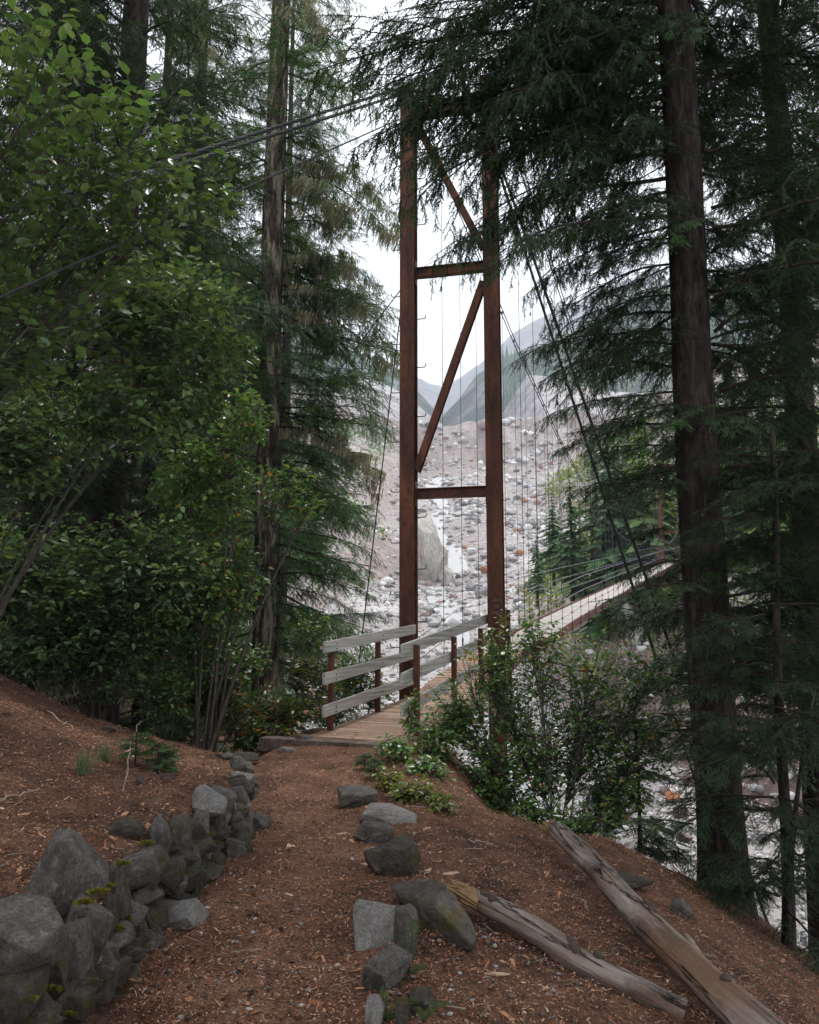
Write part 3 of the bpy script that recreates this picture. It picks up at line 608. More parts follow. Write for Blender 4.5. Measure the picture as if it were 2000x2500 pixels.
# approach railing: steel posts, grey boards
rail = empty('railing', (0, 0, 0), bridge)
for sx, off, ss in (('L', OL - .05, (.05, 1.45, 2.75)), ('R', OR + .05, (0.0, 1.35, 2.55, 4.1))):
    for s_ in ss:
        p = W(s_, off, 0); part_bar('rail_post', p - UP * .3 + UP * dz(s_), p + UP * (1.06 + dz(s_)), BN * .03, BD * .03, M['steel_rail'], rail)
for side, off, s0, s1, hs in ((0, OL + .005, -.24, 2.7, (.28, .66, 1.03)), (1, OR - .005, -.32, 4.2, (.34, .69, 1.01))):
    for h in hs:
        a, m_, b = W(s0, off, dz(s0) + h), W((s0 + s1) / 2, off, dz((s0 + s1) / 2) + h), W(s1, off, dz(s1) + h)
        mb = MB(); n_ = 8; P = [W(s0 + (s1 - s0) * j / n_, off, dz(s0) * (1 - j / n_) + dz(s1) * j / n_ + h) for j in range(n_ + 1)]
        mb.bar(bl(P[0]), bl(P[-1]), BN * .019, UP * .068)
        o = mb.build('rail_board', [M['rail_wood']], rail)
        for s_ in (.05, 1.45) if side == 0 else (0.0, 1.35, 2.55):
            for dy in (-.03, .03):
                mb = MB(); c_ = bl(W(s_, off + (.021 if side == 0 else -.021), dz(s_) + h + dy)); mb.tube([c_, c_ + BN * (.006 if side == 0 else -.006)], .009, 8, smooth=False); mb.build('bolt', [M['hanger']], o)
# main cables, hangers and rail cables
def cable(name, P, r, mat, sides=6): mb = MB(); mb.tube([bl(p) for p in P], r, sides); return mb.build(name, [mat], bridge)
def main_z(s): return float(ip(s, [(3.2, 10.35), (6, 9.45), (10, 8.15), (15, 6.85), (20, 5.9), (25, 5.35), (30, 5.2), (36, 5.5), (41, 6.4), (44.5, 8.2), (48.5, 12.0)]))
for off, top in ((OL - .2, LL), (OR + .2, LR)):
    for dx in (-.03, .03):
        P = [top + UP * TZ + BN * dx] + [W(s_, off + dx, main_z(s_)) for s_ in np.linspace(4, FS, 50)]
        cable('main_cable', P, .012, M['cable'])
    for s_ in np.arange(4.6, FS - .4, 1.05):
        cable('hanger', [W(s_, off, dz(s_) - .12), W(s_, off, main_z(s_))], .0055, M['hanger'], 5)
        mb = MB(); mb.box(bl(W(s_, off, main_z(s_))), BN * .04, BD * .022, UP * .024); mb.build('cable_clamp', [M['cable_bright']], bridge)
        if s_ < 30:
            mb = MB(); mb.tube([bl(W(s_, off, dz(s_) + q)) for q in (.02, .06, .12, .2, .24)], [.012, .025, .014, .02, .008], 6); mb.build('turnbuckle', [M['hanger']], bridge)
    for h in (.42, .78, 1.1):
        P = [W(s_, off, dz(s_) + h) for s_ in np.linspace(3.4, FS, 46)]
        cable('side_cable', P, .007, M['cable_bright'], 5)
        mb = MB()
        for s_ in np.arange(4.6, FS - .4, 1.05): mb.box(bl(W(s_, off, dz(s_) + h)), BN * .022, BD * .03, UP * .018)
        tag(mb.build('rail_clamps', [M['cable_bright']], bridge), kind='stuff')
# far approach railing
for off in (OL - .05, OR + .05):
    for h in (.55, 1.05): part_bar('rail_board', W(FS - 6, off + 0, dz(FS - 6) + h), W(FS + 2, off, dz(FS) + h), BN * .02, UP * .06, M['steel_rail'], rail)
    for s_ in (42.6, 44.6, 46.6, 48): part_bar('rail_post', W(s_, off, dz(s_) - .1), W(s_, off, dz(s_) + 1.12), BN * .03, BD * .03, M['steel_rail'], rail)
# backstays to the upper left, guys to both sides
def twist(a, b, r, n=60, sides=8):
    a, b = bl(a), bl(b); mb = MB(); L_ = np.linalg.norm(b - a); ax = (b - a) / L_; e1 = np.cross(ax, UP); e1 /= np.linalg.norm(e1); e2 = np.cross(ax, e1); t_ = np.linspace(0, 1, n)
    for k in range(5):
        ph = k * 6.283 / 5 + t_ * L_ / (r * 9)
        mb.tube(a + (b - a) * t_[:, None] + r * .62 * (np.cos(ph)[:, None] * e1 + np.sin(ph)[:, None] * e2), r * .42, 5, cap=False)
    return mb.build('backstay', [M['cable']], bridge)
tl = LL + UP * TZ; d1 = np.array((-2.68, 6.0, 4.57)) - tl
twist(tl, tl + d1 * 1.62, .021, 620); tl2 = tl + UP * .12 + tn * .0
d2 = at(140, 478, 6.0) - tl2; twist(tl2, tl2 + d2 * 1.62, .021, 620)
tr_ = LR + UP * TZ; d3 = at(540, 485, 6.0) - tr_; cable('backstay', [tr_, tr_ + d3 * 1.6], .008, M['cable'], 6)
tr9 = LR + UP * 9.2
for px, py, r_ in ((1680, 1850, .022), (1730, 1850, .024)):
    e = at(px, py, 12.4); d = e - tr9; cable('guy_cable', [tr9 + tn * (.05 if px > 1700 else 0), tr9 + d * 1.35], r_, M['cable'])
    for q in (.42, .62):
        mb = MB(); mb.box(bl(tr9 + d * q), tn * .03, td * .03, UP * .045); mb.build('cable_clamp', [M['cable_bright']], bridge)
g0 = LL + UP * 6.75 - tn * .1
cable('guy_cable', [g0, at(862, 1740, 13.5)], .011, M['cable']); e = at(700, 1080, 15.5); cable('guy_cable', [g0 + UP * .1, g0 + (e - g0) * 3.2], .010, M['cable'])

# ------------------------------------------------------------------ wall stones, boulders and slabs beside the path
wall = empty('dry_stone_wall', (-1.3, 5, -.05)); tag(wall, 'low mossy dry stone retaining wall along the left side of the path', 'wall')
def wpar(o): o.parent = wall; o.location = Vector(o.location) - wall.location; return o
wst = [ # photo boxes of the wall's stones: x0, y0, x1, y1, material, seed
 (0, 2360, 110, 2470, 'stone_dark', 1), (100, 2290, 165, 2420, 'stone_dark', 2), (150, 2255, 222, 2400, 'stone', 3), (205, 2280, 258, 2388, 'stone_pale', 4), (245, 2335, 308, 2425, 'stone_red', 5),
 (0, 2440, 130, 2560, 'stone_dark', 6), (110, 2400, 220, 2500, 'stone_dark', 7), (170, 2200, 265, 2330, 'stone', 8), (255, 2190, 290, 2300, 'stone_dark', 9), (268, 2120, 312, 2220, 'stone_brown', 10),
 (290, 2085, 385, 2150, 'stone', 11), (310, 2145, 380, 2230, 'stone_dark', 12), (370, 2000, 415, 2085, 'stone', 13), (412, 1998, 474, 2088, 'stone_brown', 14), (300, 2200, 400, 2290, 'stone_dark', 15),
 (270, 2290, 345, 2360, 'stone_dark', 16), (380, 2130, 440, 2200, 'stone_dark', 17), (425, 2062, 488, 2122, 'stone', 18), (470, 1985, 512, 2075, 'stone', 19), (478, 1922, 550, 1985, 'stone_pale', 20),
 (505, 1965, 550, 2050, 'stone_brown', 21), (548, 1922, 604, 1968, 'stone', 22), (550, 1945, 576, 1980, 'stone_pale', 23), (540, 2050, 600, 2125, 'stone', 24), (565, 2010, 615, 2075, 'stone_brown', 25),
 (585, 1958, 612, 2000, 'stone_pale', 26), (575, 2040, 612, 2120, 'stone_dark', 27), (590, 1985, 620, 2030, 'stone', 28), (600, 2020, 622, 2068, 'stone_dark', 29), (440, 2110, 500, 2180, 'stone_dark', 30),
 (565, 1888, 615, 1925, 'stone_pale', 31), (590, 1864, 620, 1905, 'stone', 32), (600, 1905, 633, 1945, 'stone_dark', 33), (490, 2075, 548, 2150, 'stone_dark', 34), (335, 2070, 400, 2130, 'stone_brown', 35),
 (225, 2300, 290, 2380, 'stone_dark', 36), (140, 2360, 230, 2450, 'stone_dark', 37), (350, 2090, 440, 2170, 'stone_dark', 38), (568, 1848, 600, 1878, 'stone', 39)]
def face_y(px, py):
    """distance of the wall face along this line of sight"""
    r = ray(px, py); y = np.linspace(2.2, 9, 600); xw = ip(y, WALL) - .04
    x = r[0] / r[1] * y; k = np.nonzero(x < xw)[0]
    zz = CZ + r[2] / r[1] * y; g = np.nonzero(zz < Hn(x, y) + .02)[0]
    a = y[k[0]] if len(k) else 9.; c_ = y[g[0]] if len(g) else 9.
    return min(a, c_)
for x0, y0, x1, y1, mt, sd_ in wst:
    cx_, cy_ = (x0 + x1) / 2, (y0 + y1) / 2; Yw = face_y(cx_, cy_) ; c_ = at(cx_, cy_, Yw + .07); dp = depth_of(c_)
    wd, hh = (x1 - x0) / F * dp * 1.16, (y1 - y0) / F * dp * 1.16; rr = np.random.RandomState(sd_)
    o = obj('stone', rock_mesh(sd_ + 300, 3, 10, .025, .45, M[mt], 'stone'), None, c_ + np.array((-.0, -.02, 0)), (rr.uniform(-.15, .15), rr.uniform(-.2, .2), rr.uniform(-.2, .5)), (wd, max(wd * .9, .16), hh)); wpar(o)
# stones packed behind the named ones so that no bank shows through
btw = [rock_mesh(400 + q, 3, 6 + q % 5, .03, .25, M[('stone_dark', 'stone_brown', 'stone_dark', 'stone')[q % 4]], 'stone') for q in range(12)]
rr = np.random.RandomState(8)
for y_ in np.arange(2.2, 7.2, .10):
    hw_ = float(ip(y_, WALLH))
    for lv in np.arange(-.02, hw_ - .05, .09):
        sz = rr.uniform(.12, .24)
        o = obj('stone', btw[rr.randint(12)], None,
                (float(ip(y_, WALL)) - .07 - lv * .2 + rr.uniform(-.05, .03), y_ + rr.uniform(-.05, .05), float(bench_z(np.array(float(ip(y_, WALL)) + .2), np.array(y_))) + lv + .02), (rr.uniform(-.2, .2), rr.uniform(-.2, .2), rr.rand() * 6), (sz * 1.25, sz * rr.uniform(.8, 1.3), sz * rr.uniform(.4, .75))); wpar(o)
def bould(name, x0, y0, x1, y1, Y, label, mat, seed, deep=.8, tilt=(0, 0, 0), box=.3, cuts=10, cat='boulder', sub=4):
    c_ = at((x0 + x1) / 2, (y0 + y1) / 2, Y); dp = depth_of(c_); wd, hh = (x1 - x0) / F * dp, (y1 - y0) / F * dp
    return tag(obj(name, rock_mesh(seed, sub, cuts, .025, box, M[mat], name), None, c_, tilt, (wd * 1.08, wd * deep, hh * 1.08)), label, cat)
bould('boulder', 88, 2040, 258, 2222, 3.2, 'large pyramid shaped grey boulder sitting on top of the stone wall', 'stone', 51, .8, (.0, .1, .3), .0, 9)
bould('boulder', -70, 2215, 148, 2400, 2.55, 'big dark rounded boulder at the left picture edge on the wall', 'stone', 52, .8, (.1, .25, .2), .25, 9)
rock_px('boulder', 255, 1996, 342, 2048, 'small dark boulder half buried in the bank above the wall', 'stone_dark', 53, .8, cat='boulder')
rock_px('stone_slab', 392, 2190, 490, 2268, 'flat bluish slab lying at the foot of the wall beside the grass', 'stone_pale', 54, .9, cat='slab', h=.09, tilt=(.25, -.15))
rock_px('boulder', 616, 1983, 656, 2028, 'small rounded grey stone standing at the wall end on the path', 'stone', 55, .9, cat='stone')
rock_px('boulder', 242, 1772, 280, 1786, 'little blue grey stone alone on the upper bank', 'stone', 56, cat='stone')
rock_px('boulder', 386, 1886, 422, 1912, 'little reddish grey stone on the bank below the seedlings', 'stone_red', 57, cat='stone')
rock_px('boulder', 328, 1900, 350, 1918, 'smallest grey stone on the bank below the seedlings', 'stone', 58, cat='stone')
for k, (b4, lb) in enumerate([((470, 1760, 522, 1782), 'flat grey edging stone farthest up the left trail'), ((492, 1778, 545, 1822), 'arched grey edging stone beside the left trail drop'),
                              ((520, 1822, 570, 1838), 'thin grey edging stone just below the arched one'), ((522, 1834, 566, 1852), 'pointed grey edging stone at the trail fork'),
                              ((562, 1830, 630, 1860), 'long dark edging slab at the trail fork'), ((676, 1818, 722, 1836), 'flat pale edging stone set in the path rim'), ((716, 1790, 760, 1818), 'rounded grey stone at the left end of the bridge timber')]):
    rock_px('edging_stone', *b4, lb, ['stone_pale', 'stone', 'stone_pale', 'stone', 'stone_dark', 'stone_pale', 'stone'][k], 60 + k, .7, cat='stone', sub=3)
RS = [((820, 1912, 920, 1975), 'stone', .75, 'flat topped grey slab farthest along the right path edge', 0, None),
      ((880, 1962, 1016, 2012), 'stone_pale', .7, 'broad pale slab overhanging the right path edge', .0, .10),
      ((866, 1992, 962, 2060), 'stone', .75, 'rounded grey boulder in front of the broad pale slab', .1, None),
      ((892, 2030, 1024, 2142), 'stone_dark', .75, 'dark square block beneath the rounded boulder at the path edge', .1, None)]
for k, (b4, mt, dp_, lb, tl_, h_) in enumerate(RS): rock_px('path_stone', *b4, lb, mt, 80 + k, dp_, cat='stone', box=.5, cuts=8, tilt=(tl_, .08), h=h_, sub=4)
# the long curved boulder: a bent chain of mass, one continuous mesh
V0, F0 = ICO[4]; V0 = V0.copy(); rr = np.random.RandomState(91)
for k in range(13):
    n_ = rr.randn(3); n_ /= np.linalg.norm(n_); V0 -= np.maximum(0, V0 @ n_ - rr.uniform(.5, .78))[:, None] * n_
V0 *= (1 + .03 * fbm(V0[:, 0] * 3 + V0[:, 2] * 4, V0[:, 1] * 3, 1.0, 4, 2))[:, None]
g = hit(1055, 2345); P = V0 * np.array((.105, .34, .165)); P[:, 0] -= .45 * P[:, 1] + .5 * np.maximum(0, P[:, 1]) ** 2; P[:, 2] += -.02
tag(obj('boulder', mesh('boulder', P, F0, M['stone_dark']), None, (g[0] + .02, g[1] + .34, g[2] + .10)), 'long curved dark boulder beside the shorter log', 'boulder')
rock_px('stone_slab', 858, 2200, 972, 2330, 'pale triangular flat topped slab on the right path edge', 'stone_pale', 93, 1.15, cat='slab', tilt=(.5, .12), h=.13, box=.5, cuts=5, sub=4, sink=.0)
rock_px('path_stone', 962, 2212, 1018, 2335, 'narrow upright stone wedged behind the pale triangular slab', 'stone', 94, .7, cat='stone', sub=4)
rock_px('path_stone', 895, 2300, 992, 2425, 'grey leaning slab between the triangular slab and the fern', 'stone', 95, 1.1, cat='slab', h=.14, tilt=(.45, .3), sub=4, box=.5, cuts=5)
rock_px('path_stone', 893, 2385, 935, 2530, 'thin slab edge sunk in the path at the bottom', 'stone_pale', 96, 2.2, cat='slab', h=.12, sub=4)
rock_px('path_stone', 995, 2415, 1066, 2475, 'half buried brown stone between the ferns', 'stone_dark', 97, .8, cat='stone')
rock_px('path_stone', 965, 2455, 1010, 2510, 'little dark stone at the bottom beside the lowest fern', 'stone_dark', 98, .8, cat='stone')
rock_px('boulder', 1640, 2195, 1695, 2240, 'pointed grey stone at the foot of the large dark trunk', 'stone', 99, cat='stone')
rock_px('boulder', 1455, 2128, 1600, 2165, 'low dark ledge of rock at the slope edge behind the long log', 'stone_dark', 100, .6, cat='rock')
# moss cushions on the wall
mossP = [(560, 1985, 26), (585, 1975, 18), (500, 2040, 34), (520, 2060, 30), (420, 2100, 26), (240, 2180, 45), (262, 2165, 30), (205, 2205, 40), (330, 2225, 40), (300, 2245, 40), (480, 2075, 26), (390, 2110, 25), (160, 2480, 40), (545, 1960, 15), (300, 2110, 30), (360, 2060, 30), (350, 2160, 40), (440, 2140, 34), (530, 2020, 26), (230, 2230, 50), (280, 2270, 40), (120, 2420, 50), (60, 2440, 50)]
mb_v, mb_f, nv = [], [], 0; rr = np.random.RandomState(4)
for px, py, wpx in mossP:
    Yw = face_y(px, py) - .02; c_ = at(px, py, Yw); r_ = wpx / F * Yw * .5
    for q in range(330):
        d = rr.randn(3); d /= np.linalg.norm(d); d[2] = abs(d[2]) * .6; b_ = c_ + d * r_ * rr.uniform(.4, 1) * np.array((1.2, .8, .6)); L_ = rr.uniform(.004, .010); e = rr.randn(3) * .003
        mb_v += [b_ - e, b_ + e, b_ + d * L_ + np.array((0, 0, .004))]; mb_f.append((nv, nv + 1, nv + 2)); nv += 3
o = obj('moss', mesh('moss', np.array(mb_v), np.array(mb_f), M['moss'])); o.parent = wall; o.location = -wall.location; tag(o, kind='stuff')

# ------------------------------------------------------------------ logs
def log(name, a, b, r0, r1, label, seed, kinks=()):
    rr = np.random.RandomState(seed); n = 70; sides = 22; t = np.linspace(0, 1, n); a = np.asarray(a, float); b = np.asarray(b, float)
    root = empty(name, a); tag(root, label, 'log'); root.rotation_euler = Vector(b - a).to_track_quat('X', 'Z').to_euler(); b = np.array((np.linalg.norm(b - a), 0, 0)); a = np.zeros(3)
    P = (b - a)[None] * t[:, None]; P += np.stack([.02 * np.sin(t * 5 + seed), .02 * np.cos(t * 4), .012 * np.sin(t * 7)], 1)
    th = np.linspace(0, 6.283, sides, endpoint=False)
    disp = .05 * np.sin(th[None] * 5 + 2 * fbm(t[:, None] * 6, t[:, None] * 0, 1.0, 3, seed)) * (.5 + .5 * fbm(t[:, None] * 12, th[None] * 0, 1, 2, seed)) + .10 * fbm(t[:, None] * 9, np.cos(th)[None] * 1.5 + 0 * t[:, None], 1.3, 4, seed) + .03 * fbm(np.sin(th)[None] * 3 + 0 * t[:, None], t[:, None] * 3, 3, 3, seed + 1)
    rad = r0 + (r1 - r0) * t; rad = rad * np.where(t < .03, .75 + .25 * t / .03, 1)
    V, Fc = tube(P, rad, sides, True, disp); ob = obj('trunk', mesh('trunk', V, Fc, M['log'], smooth=True), root)
    ax = (b - a) / np.linalg.norm(b - a); e1 = np.cross(ax, UP); e1 /= np.linalg.norm(e1); e2 = np.cross(ax, e1)
    mb = MB()
    for k in range(26):                                 # splinters of the broken end
        q = rr.rand() * 6.283; rr_ = r0 * rr.uniform(.2, .9); c_ = e1 * math.cos(q) * rr_ + e2 * math.sin(q) * rr_; L_ = rr.uniform(.03, .16)
        mb.tube([c_ + ax * .05, c_ - ax * L_ * .5 + rr.randn(3) * .006, c_ - ax * L_ + rr.randn(3) * .012], [.016, .011, .002], 5, smooth=False)
    mb.build('splintered_end', [M['log_end']], root)
    for k in range(9):                                   # knots and branch stubs
        tq = rr.uniform(.08, .9); q = rr.uniform(2.2, 5.6); d = e1 * math.cos(q) + e2 * math.sin(q); c_ = (b - a) * tq + d * (r0 + (r1 - r0) * tq) * .9
        mb = MB(); mb.tube([c_ - d * .01, c_ + d * .008, c_ + d * .016], [.03, .024, .006], 9); ko = mb.build('knot', [M['log_dark']], root)
    return root
log('fallen_log', hit(1345, 2078) + np.array((0, 0, .16)), hit(1990, 2732) + np.array((0, 0, .14)), .066, .088, 'longer weathered log lying across the shorter one, broken end pointing up the slope', 21)
log('fallen_log', hit(1150, 2240) + np.array((0, 0, .09)), hit(1668, 2480) + np.array((0, 0, .0)), .054, .068, 'shorter weathered log with splintered end beside the curved boulder', 33)

# ------------------------------------------------------------------ conifer boughs (templates shared by all trees)
def needles(S0, S1, rs, nl=.026, gap=.0085, wd=.0062):
    """needle triangles along the segments S0->S1"""
    out = []
    D = S1 - S0; L_ = np.linalg.norm(D, axis=1); n = np.maximum(2, (L_ / gap).astype(int)); idx = np.repeat(np.arange(len(D)), n)
    t = np.concatenate([np.linspace(.02, 1, k) for k in n]); T = D[idx] / L_[idx][:, None]; P = S0[idx] + D[idx] * t[:, None]
    side = np.cross(T, np.array((0, 0, 1.0))); ln = np.linalg.norm(side, axis=1, keepdims=True); side /= ln + 1e-6; up = np.cross(side, T)
    sg = np.where(rs.rand(len(P)) < .5, -1, 1)[:, None]; q = rs.uniform(-.5, .6, (len(P), 1)); l = nl * rs.uniform(.65, 1.15, (len(P), 1)) * (1 - .35 * t[:, None] ** 3)
    d = side * sg * .8 + T * .62 + up * q; d /= np.linalg.norm(d, axis=1, keepdims=True)
    A = P - T * wd; B = P + T * wd; C = P + d * l
    V = np.stack([A, B, C], 1).reshape(-1, 3); return V, np.arange(len(V)).reshape(-1, 3)
def make_bough(seed, L_, rise, droop, hang, mat, name='bough', nl=.026, dens=1.0, wmul=1.0, gap=.0085):
    """a limb that forks into side limbs, each set with hanging sprays of needle twigs"""
    rs = np.random.RandomState(seed); mb = MB(); n = 14; t = np.linspace(0, 1, n); S0, S1 = [], []
    ax = np.stack([L_ * t, .06 * L_ * np.sin(t * 4 + seed) * t, L_ * (rise * t - droop * t * t) + .02 * L_ * np.sin(t * 7 + seed)], 1)
    mb.tube(ax, .015 * L_ ** .5 * (1 - t * .9), 5, 0)
    limbs = [(ax, L_, .30)]
    for k in range(int(5 + 3 * L_)):
        tq = rs.uniform(.05, .88); p0 = np.array([np.interp(tq, t, ax[:, j]) for j in range(3)]); sg = 1 if k % 2 else -1; an = R(rs.uniform(24, 62)); l = min(1.1, L_ * (1 - tq) * rs.uniform(.45, .95) + .15) * wmul
        q = np.linspace(0, 1, 7)[:, None]; d = np.array((math.cos(an), sg * math.sin(an), rs.uniform(-.22, .2))); P = p0 + d * l * q; P[:, 2] -= hang * l * .4 * q[:, 0] ** 2; P[1:, :2] += np.cumsum(rs.randn(6, 2) * .012, 0)
        mb.tube(P, np.linspace(.007, .002, 7), 4, 0, cap=False); limbs.append((P, l, .22)); S0 += list(P[2:-1]); S1 += list(P[3:])
    for P, l, wf in limbs:
        m_ = max(4, int(l * 17 * dens)); tt_ = np.linspace(0, 1, len(P)); T = unit_(np.gradient(P, axis=0))
        for k in range(m_):
            u = rs.uniform(.03, 1) ** .9; p0 = np.array([np.interp(u, tt_, P[:, j]) for j in range(3)]); tq = T[min(len(P) - 1, int(u * len(P)))]; lat = np.cross(tq, (0, 0, 1.)); lat /= np.linalg.norm(lat) + 1e-6
            sg = 1 if rs.rand() < .5 else -1; b = (wf * l * (1 - u) ** .6 + .10) * rs.uniform(.35, 1.25) * wmul; b = min(b, .5)
            d = unit_(tq * rs.uniform(.3, 1.0) + lat * sg * rs.uniform(.5, 1.0) + np.array((0, 0, rs.uniform(-.35, .12) - hang * rs.uniform(.1, .7)))); q = np.linspace(0, 1, 5)[:, None]; C = p0 + d * b * q; C[:, 2] -= hang * b * rs.uniform(.3, .9) * q[:, 0] ** 2
            mb.tube(C, np.linspace(.0028, .001, 5), 3, 0, cap=False); S0 += list(C[:-1]); S1 += list(C[1:])
            for j in range(max(2, int(b / .038))):
                u2 = rs.uniform(.08, 1); p1 = np.array([np.interp(u2, q[:, 0], C[:, c]) for c in range(3)]); l2 = np.array((-d[1], d[0], 0)) * (1 if j % 2 else -1); e = unit_(d * rs.uniform(.35, 1) + l2 * rs.uniform(.4, 1) + np.array((0, 0, rs.uniform(-.2, .15) - hang * rs.uniform(.1, .9))))
                S0.append(p1); S1.append(p1 + e * min(.15, .045 + .35 * b * (1 - u2)) * rs.uniform(.5, 1.3))
    V, Fc = needles(np.array(S0), np.array(S1), rs, nl, gap)
    Vw = np.concatenate(mb.v); tri = []
    for f in mb.f:
        for j in range(1, len(f) - 1): tri.append((f[0], f[j], f[j + 1]))
    tri = np.array(tri); me = mesh(name, np.concatenate([Vw, V]), np.concatenate([tri, Fc + len(Vw)]), [M['twig'], mat], np.concatenate([np.zeros(len(tri)), np.ones(len(Fc))]))
    return me, np.array(S0)
def unit_(v): return v / (np.linalg.norm(v, axis=-1, keepdims=True) + 1e-9)
def make_lichen(seed, pts, n, lmax, mat):
    rs = np.random.RandomState(seed); cl = pts[rs.randint(len(pts), size=max(8, n // 22))]; p = cl[rs.randint(len(cl), size=n)] + rs.randn(n, 3) * np.array((.06, .05, .01)); V, Fc = [], []; nv = 0
    for a in p:
        l = lmax * rs.uniform(.25, 1) ** 1.5; w_ = rs.uniform(.005, .014); th = rs.rand() * 6.28; e = np.array((math.cos(th), math.sin(th), 0)) * w_; k = 4
        off = rs.randn(3) * .012; off[2] = 0
        c = [a + off * (j / k) ** 2 * 2 + np.array((0, 0, -l * j / k)) + np.r_[rs.randn(2) * .006, 0] * (j > 0) for j in range(k + 1)]
        for j in range(k):
            f0, f1 = 1 - .15 * j, 1 - .15 * (j + 1) if j < k - 1 else .1
            V += [c[j] - e * f0, c[j] + e * f0, c[j + 1] + e * f1, c[j + 1] - e * f1]; Fc.append((nv, nv + 1, nv + 2, nv + 3)); nv += 4
    return mesh('hanging_lichen', np.array(V), np.array(Fc), mat)
BG = {}
for key, mat, nl in (('dark', 'needle_dark', .024), ('mid', 'needle_mid', .022)):
    BG[key] = [make_bough(100 + k, L_, rise, droop, hang, M[mat], nl=nl * .92, gap=.0068) + (L_,) for k, (L_, rise, droop, hang) in
               enumerate([(2.2, .05, .28, .5), (2.2, .12, .40, .55), (1.5, .0, .2, .4), (3.0, .15, .35, .6), (1.2, .1, .3, .3), (2.6, .0, .22, .8)])]
BG['seed'] = [make_bough(170 + k, .24, .1, .3, .25, M['needle_mid'], nl=.013, gap=.0045, dens=2.0) + (.24,) for k in range(2)]
LICH = [make_lichen(40 + k, BG['mid'][k][1], 900, .34, M['lichen']) for k in range(6)]
DEAD = [make_bough(150 + k, 2.0, .1, .5, .5, M['needle_dark'], 'dead_limb', dens=.35, wmul=.8, gap=.06) + (2.0,) for k in range(2)]
DLICH = [make_lichen(60 + k, DEAD[k][1], 700, .32, M['lichen']) for k in range(2)]
def set_bough(parent, key, k, base, tip, roll=0., root=None, lichen=0., name='bough', rnd=None):
    me, pts, L_ = (DEAD if key == 'dead' else BG[key])[k]
    o = bpy.data.objects.new(name, me); base = Vector(base); d = Vector(tip) - base; l = d.length
    # template runs along +X with its own droop: aim the chord
    tipl = Vector(pts_end[me.name]) ; q0 = tipl.to_track_quat('X', 'Z'); q1 = d.to_track_quat('X', 'Z')
    m = q1.to_matrix().to_4x4() @ Matrix.Rotation(roll, 4, 'X') @ q0.to_matrix().to_4x4().inverted(); s = l / tipl.length
    o.matrix_world = Matrix.Translation(base - Vector(root)) @ m @ Matrix.Diagonal((s, s * .9 + .1, s, 1)); link(o, parent); 
    if lichen > 0:
        lo = bpy.data.objects.new('hanging_lichen', (DLICH if key == 'dead' else LICH)[k]); tag(lo, 'pale tan hanging beard lichen', kind='stuff'); link(lo, o)
    return o
pts_end = {}
for grp in list(BG.values()) + [DEAD]:
    for me, pts, L_ in grp:
        pts_end[me.name] = max((tuple(v.co) for v in me.vertices), key=lambda c: c[0])
def trunk_mesh(P, rad, sides=20, rough=.08, seed=0, mat='bark_dark'):
    n = len(P); th = np.linspace(0, 6.283, sides, endpoint=False); t = np.linspace(0, n * .35, n)
    d = rough * (fbm(np.cos(th)[None] * 4 + 0 * t[:, None], np.sin(th)[None] * 4 + t[:, None] * .35, 1.6, 3, seed) + .6 * fbm(th[None] * 6 + 0 * t[:, None], t[:, None] * .8, 1, 2, seed + 1))
    V, Fc = tube(P, rad, sides, True, d); return mesh('trunk', V, Fc, M[mat], smooth=True)
def tree(name, label, x, y, z0, z1, r0, r1, barkmat='bark_dark', seed=0, lean=(0, 0), group=None, sides=20, cat='tree'):
    root = empty(name, (x, y, z0)); tag(root, label, cat, group)
    n = max(14, int((z1 - z0) * 3.2)); t = np.linspace(0, 1, n); rs = np.random.RandomState(seed)
    wb = min(.03, .004 * (z1 - z0)); P = np.stack([lean[0] * t + wb * np.sin(t * 9 + seed), lean[1] * t + wb * np.cos(t * 7), (z1 - z0) * t], 1)
    rad = r0 + (r1 - r0) * t + r0 * .8 * np.exp(-t * (z1 - z0) / .4)
    obj('trunk', trunk_mesh(P, rad, sides, .07, seed, barkmat), root)
    return root
def auto(root, key, zs, lens, n, seed, az=(0, 360), slope=(-.35, .1), lichen=0., ks=(0, 1, 2, 3, 5), r=.1):
    """n boughs between two heights, all round"""
    rs = np.random.RandomState(seed); L = Vector(root.location)
    for k in range(n):
        f = (k + rs.rand()) / n; z = zs[0] + (zs[1] - zs[0]) * f; a = R(rs.uniform(*az)); l = (lens[0] + (lens[1] - lens[0]) * f) * rs.uniform(.75, 1.2)
        d = Vector((math.sin(a), math.cos(a), 0)); b = Vector((L.x, L.y, z)) + d * r; tp = b + d * l + Vector((0, 0, l * rs.uniform(*slope)))
        set_bough(root, key, ks[rs.randint(len(ks))], b, tp, rs.uniform(-.3, .3), L, lichen if rs.rand() < lichen else 0)
def copy_tree(src, loc, rz, sc, label, group=None):
    c = src.copy(); col.objects.link(c); c.location = loc; c.rotation_euler = (0, 0, rz); c.scale = (sc,) * 3
    c['label'] = label
    if group: c['group'] = group
    for ch in src.children:
        d = ch.copy(); col.objects.link(d); d.parent = c
        for g in ch.children:
            e = g.copy(); col.objects.link(e); e.parent = d
    return c
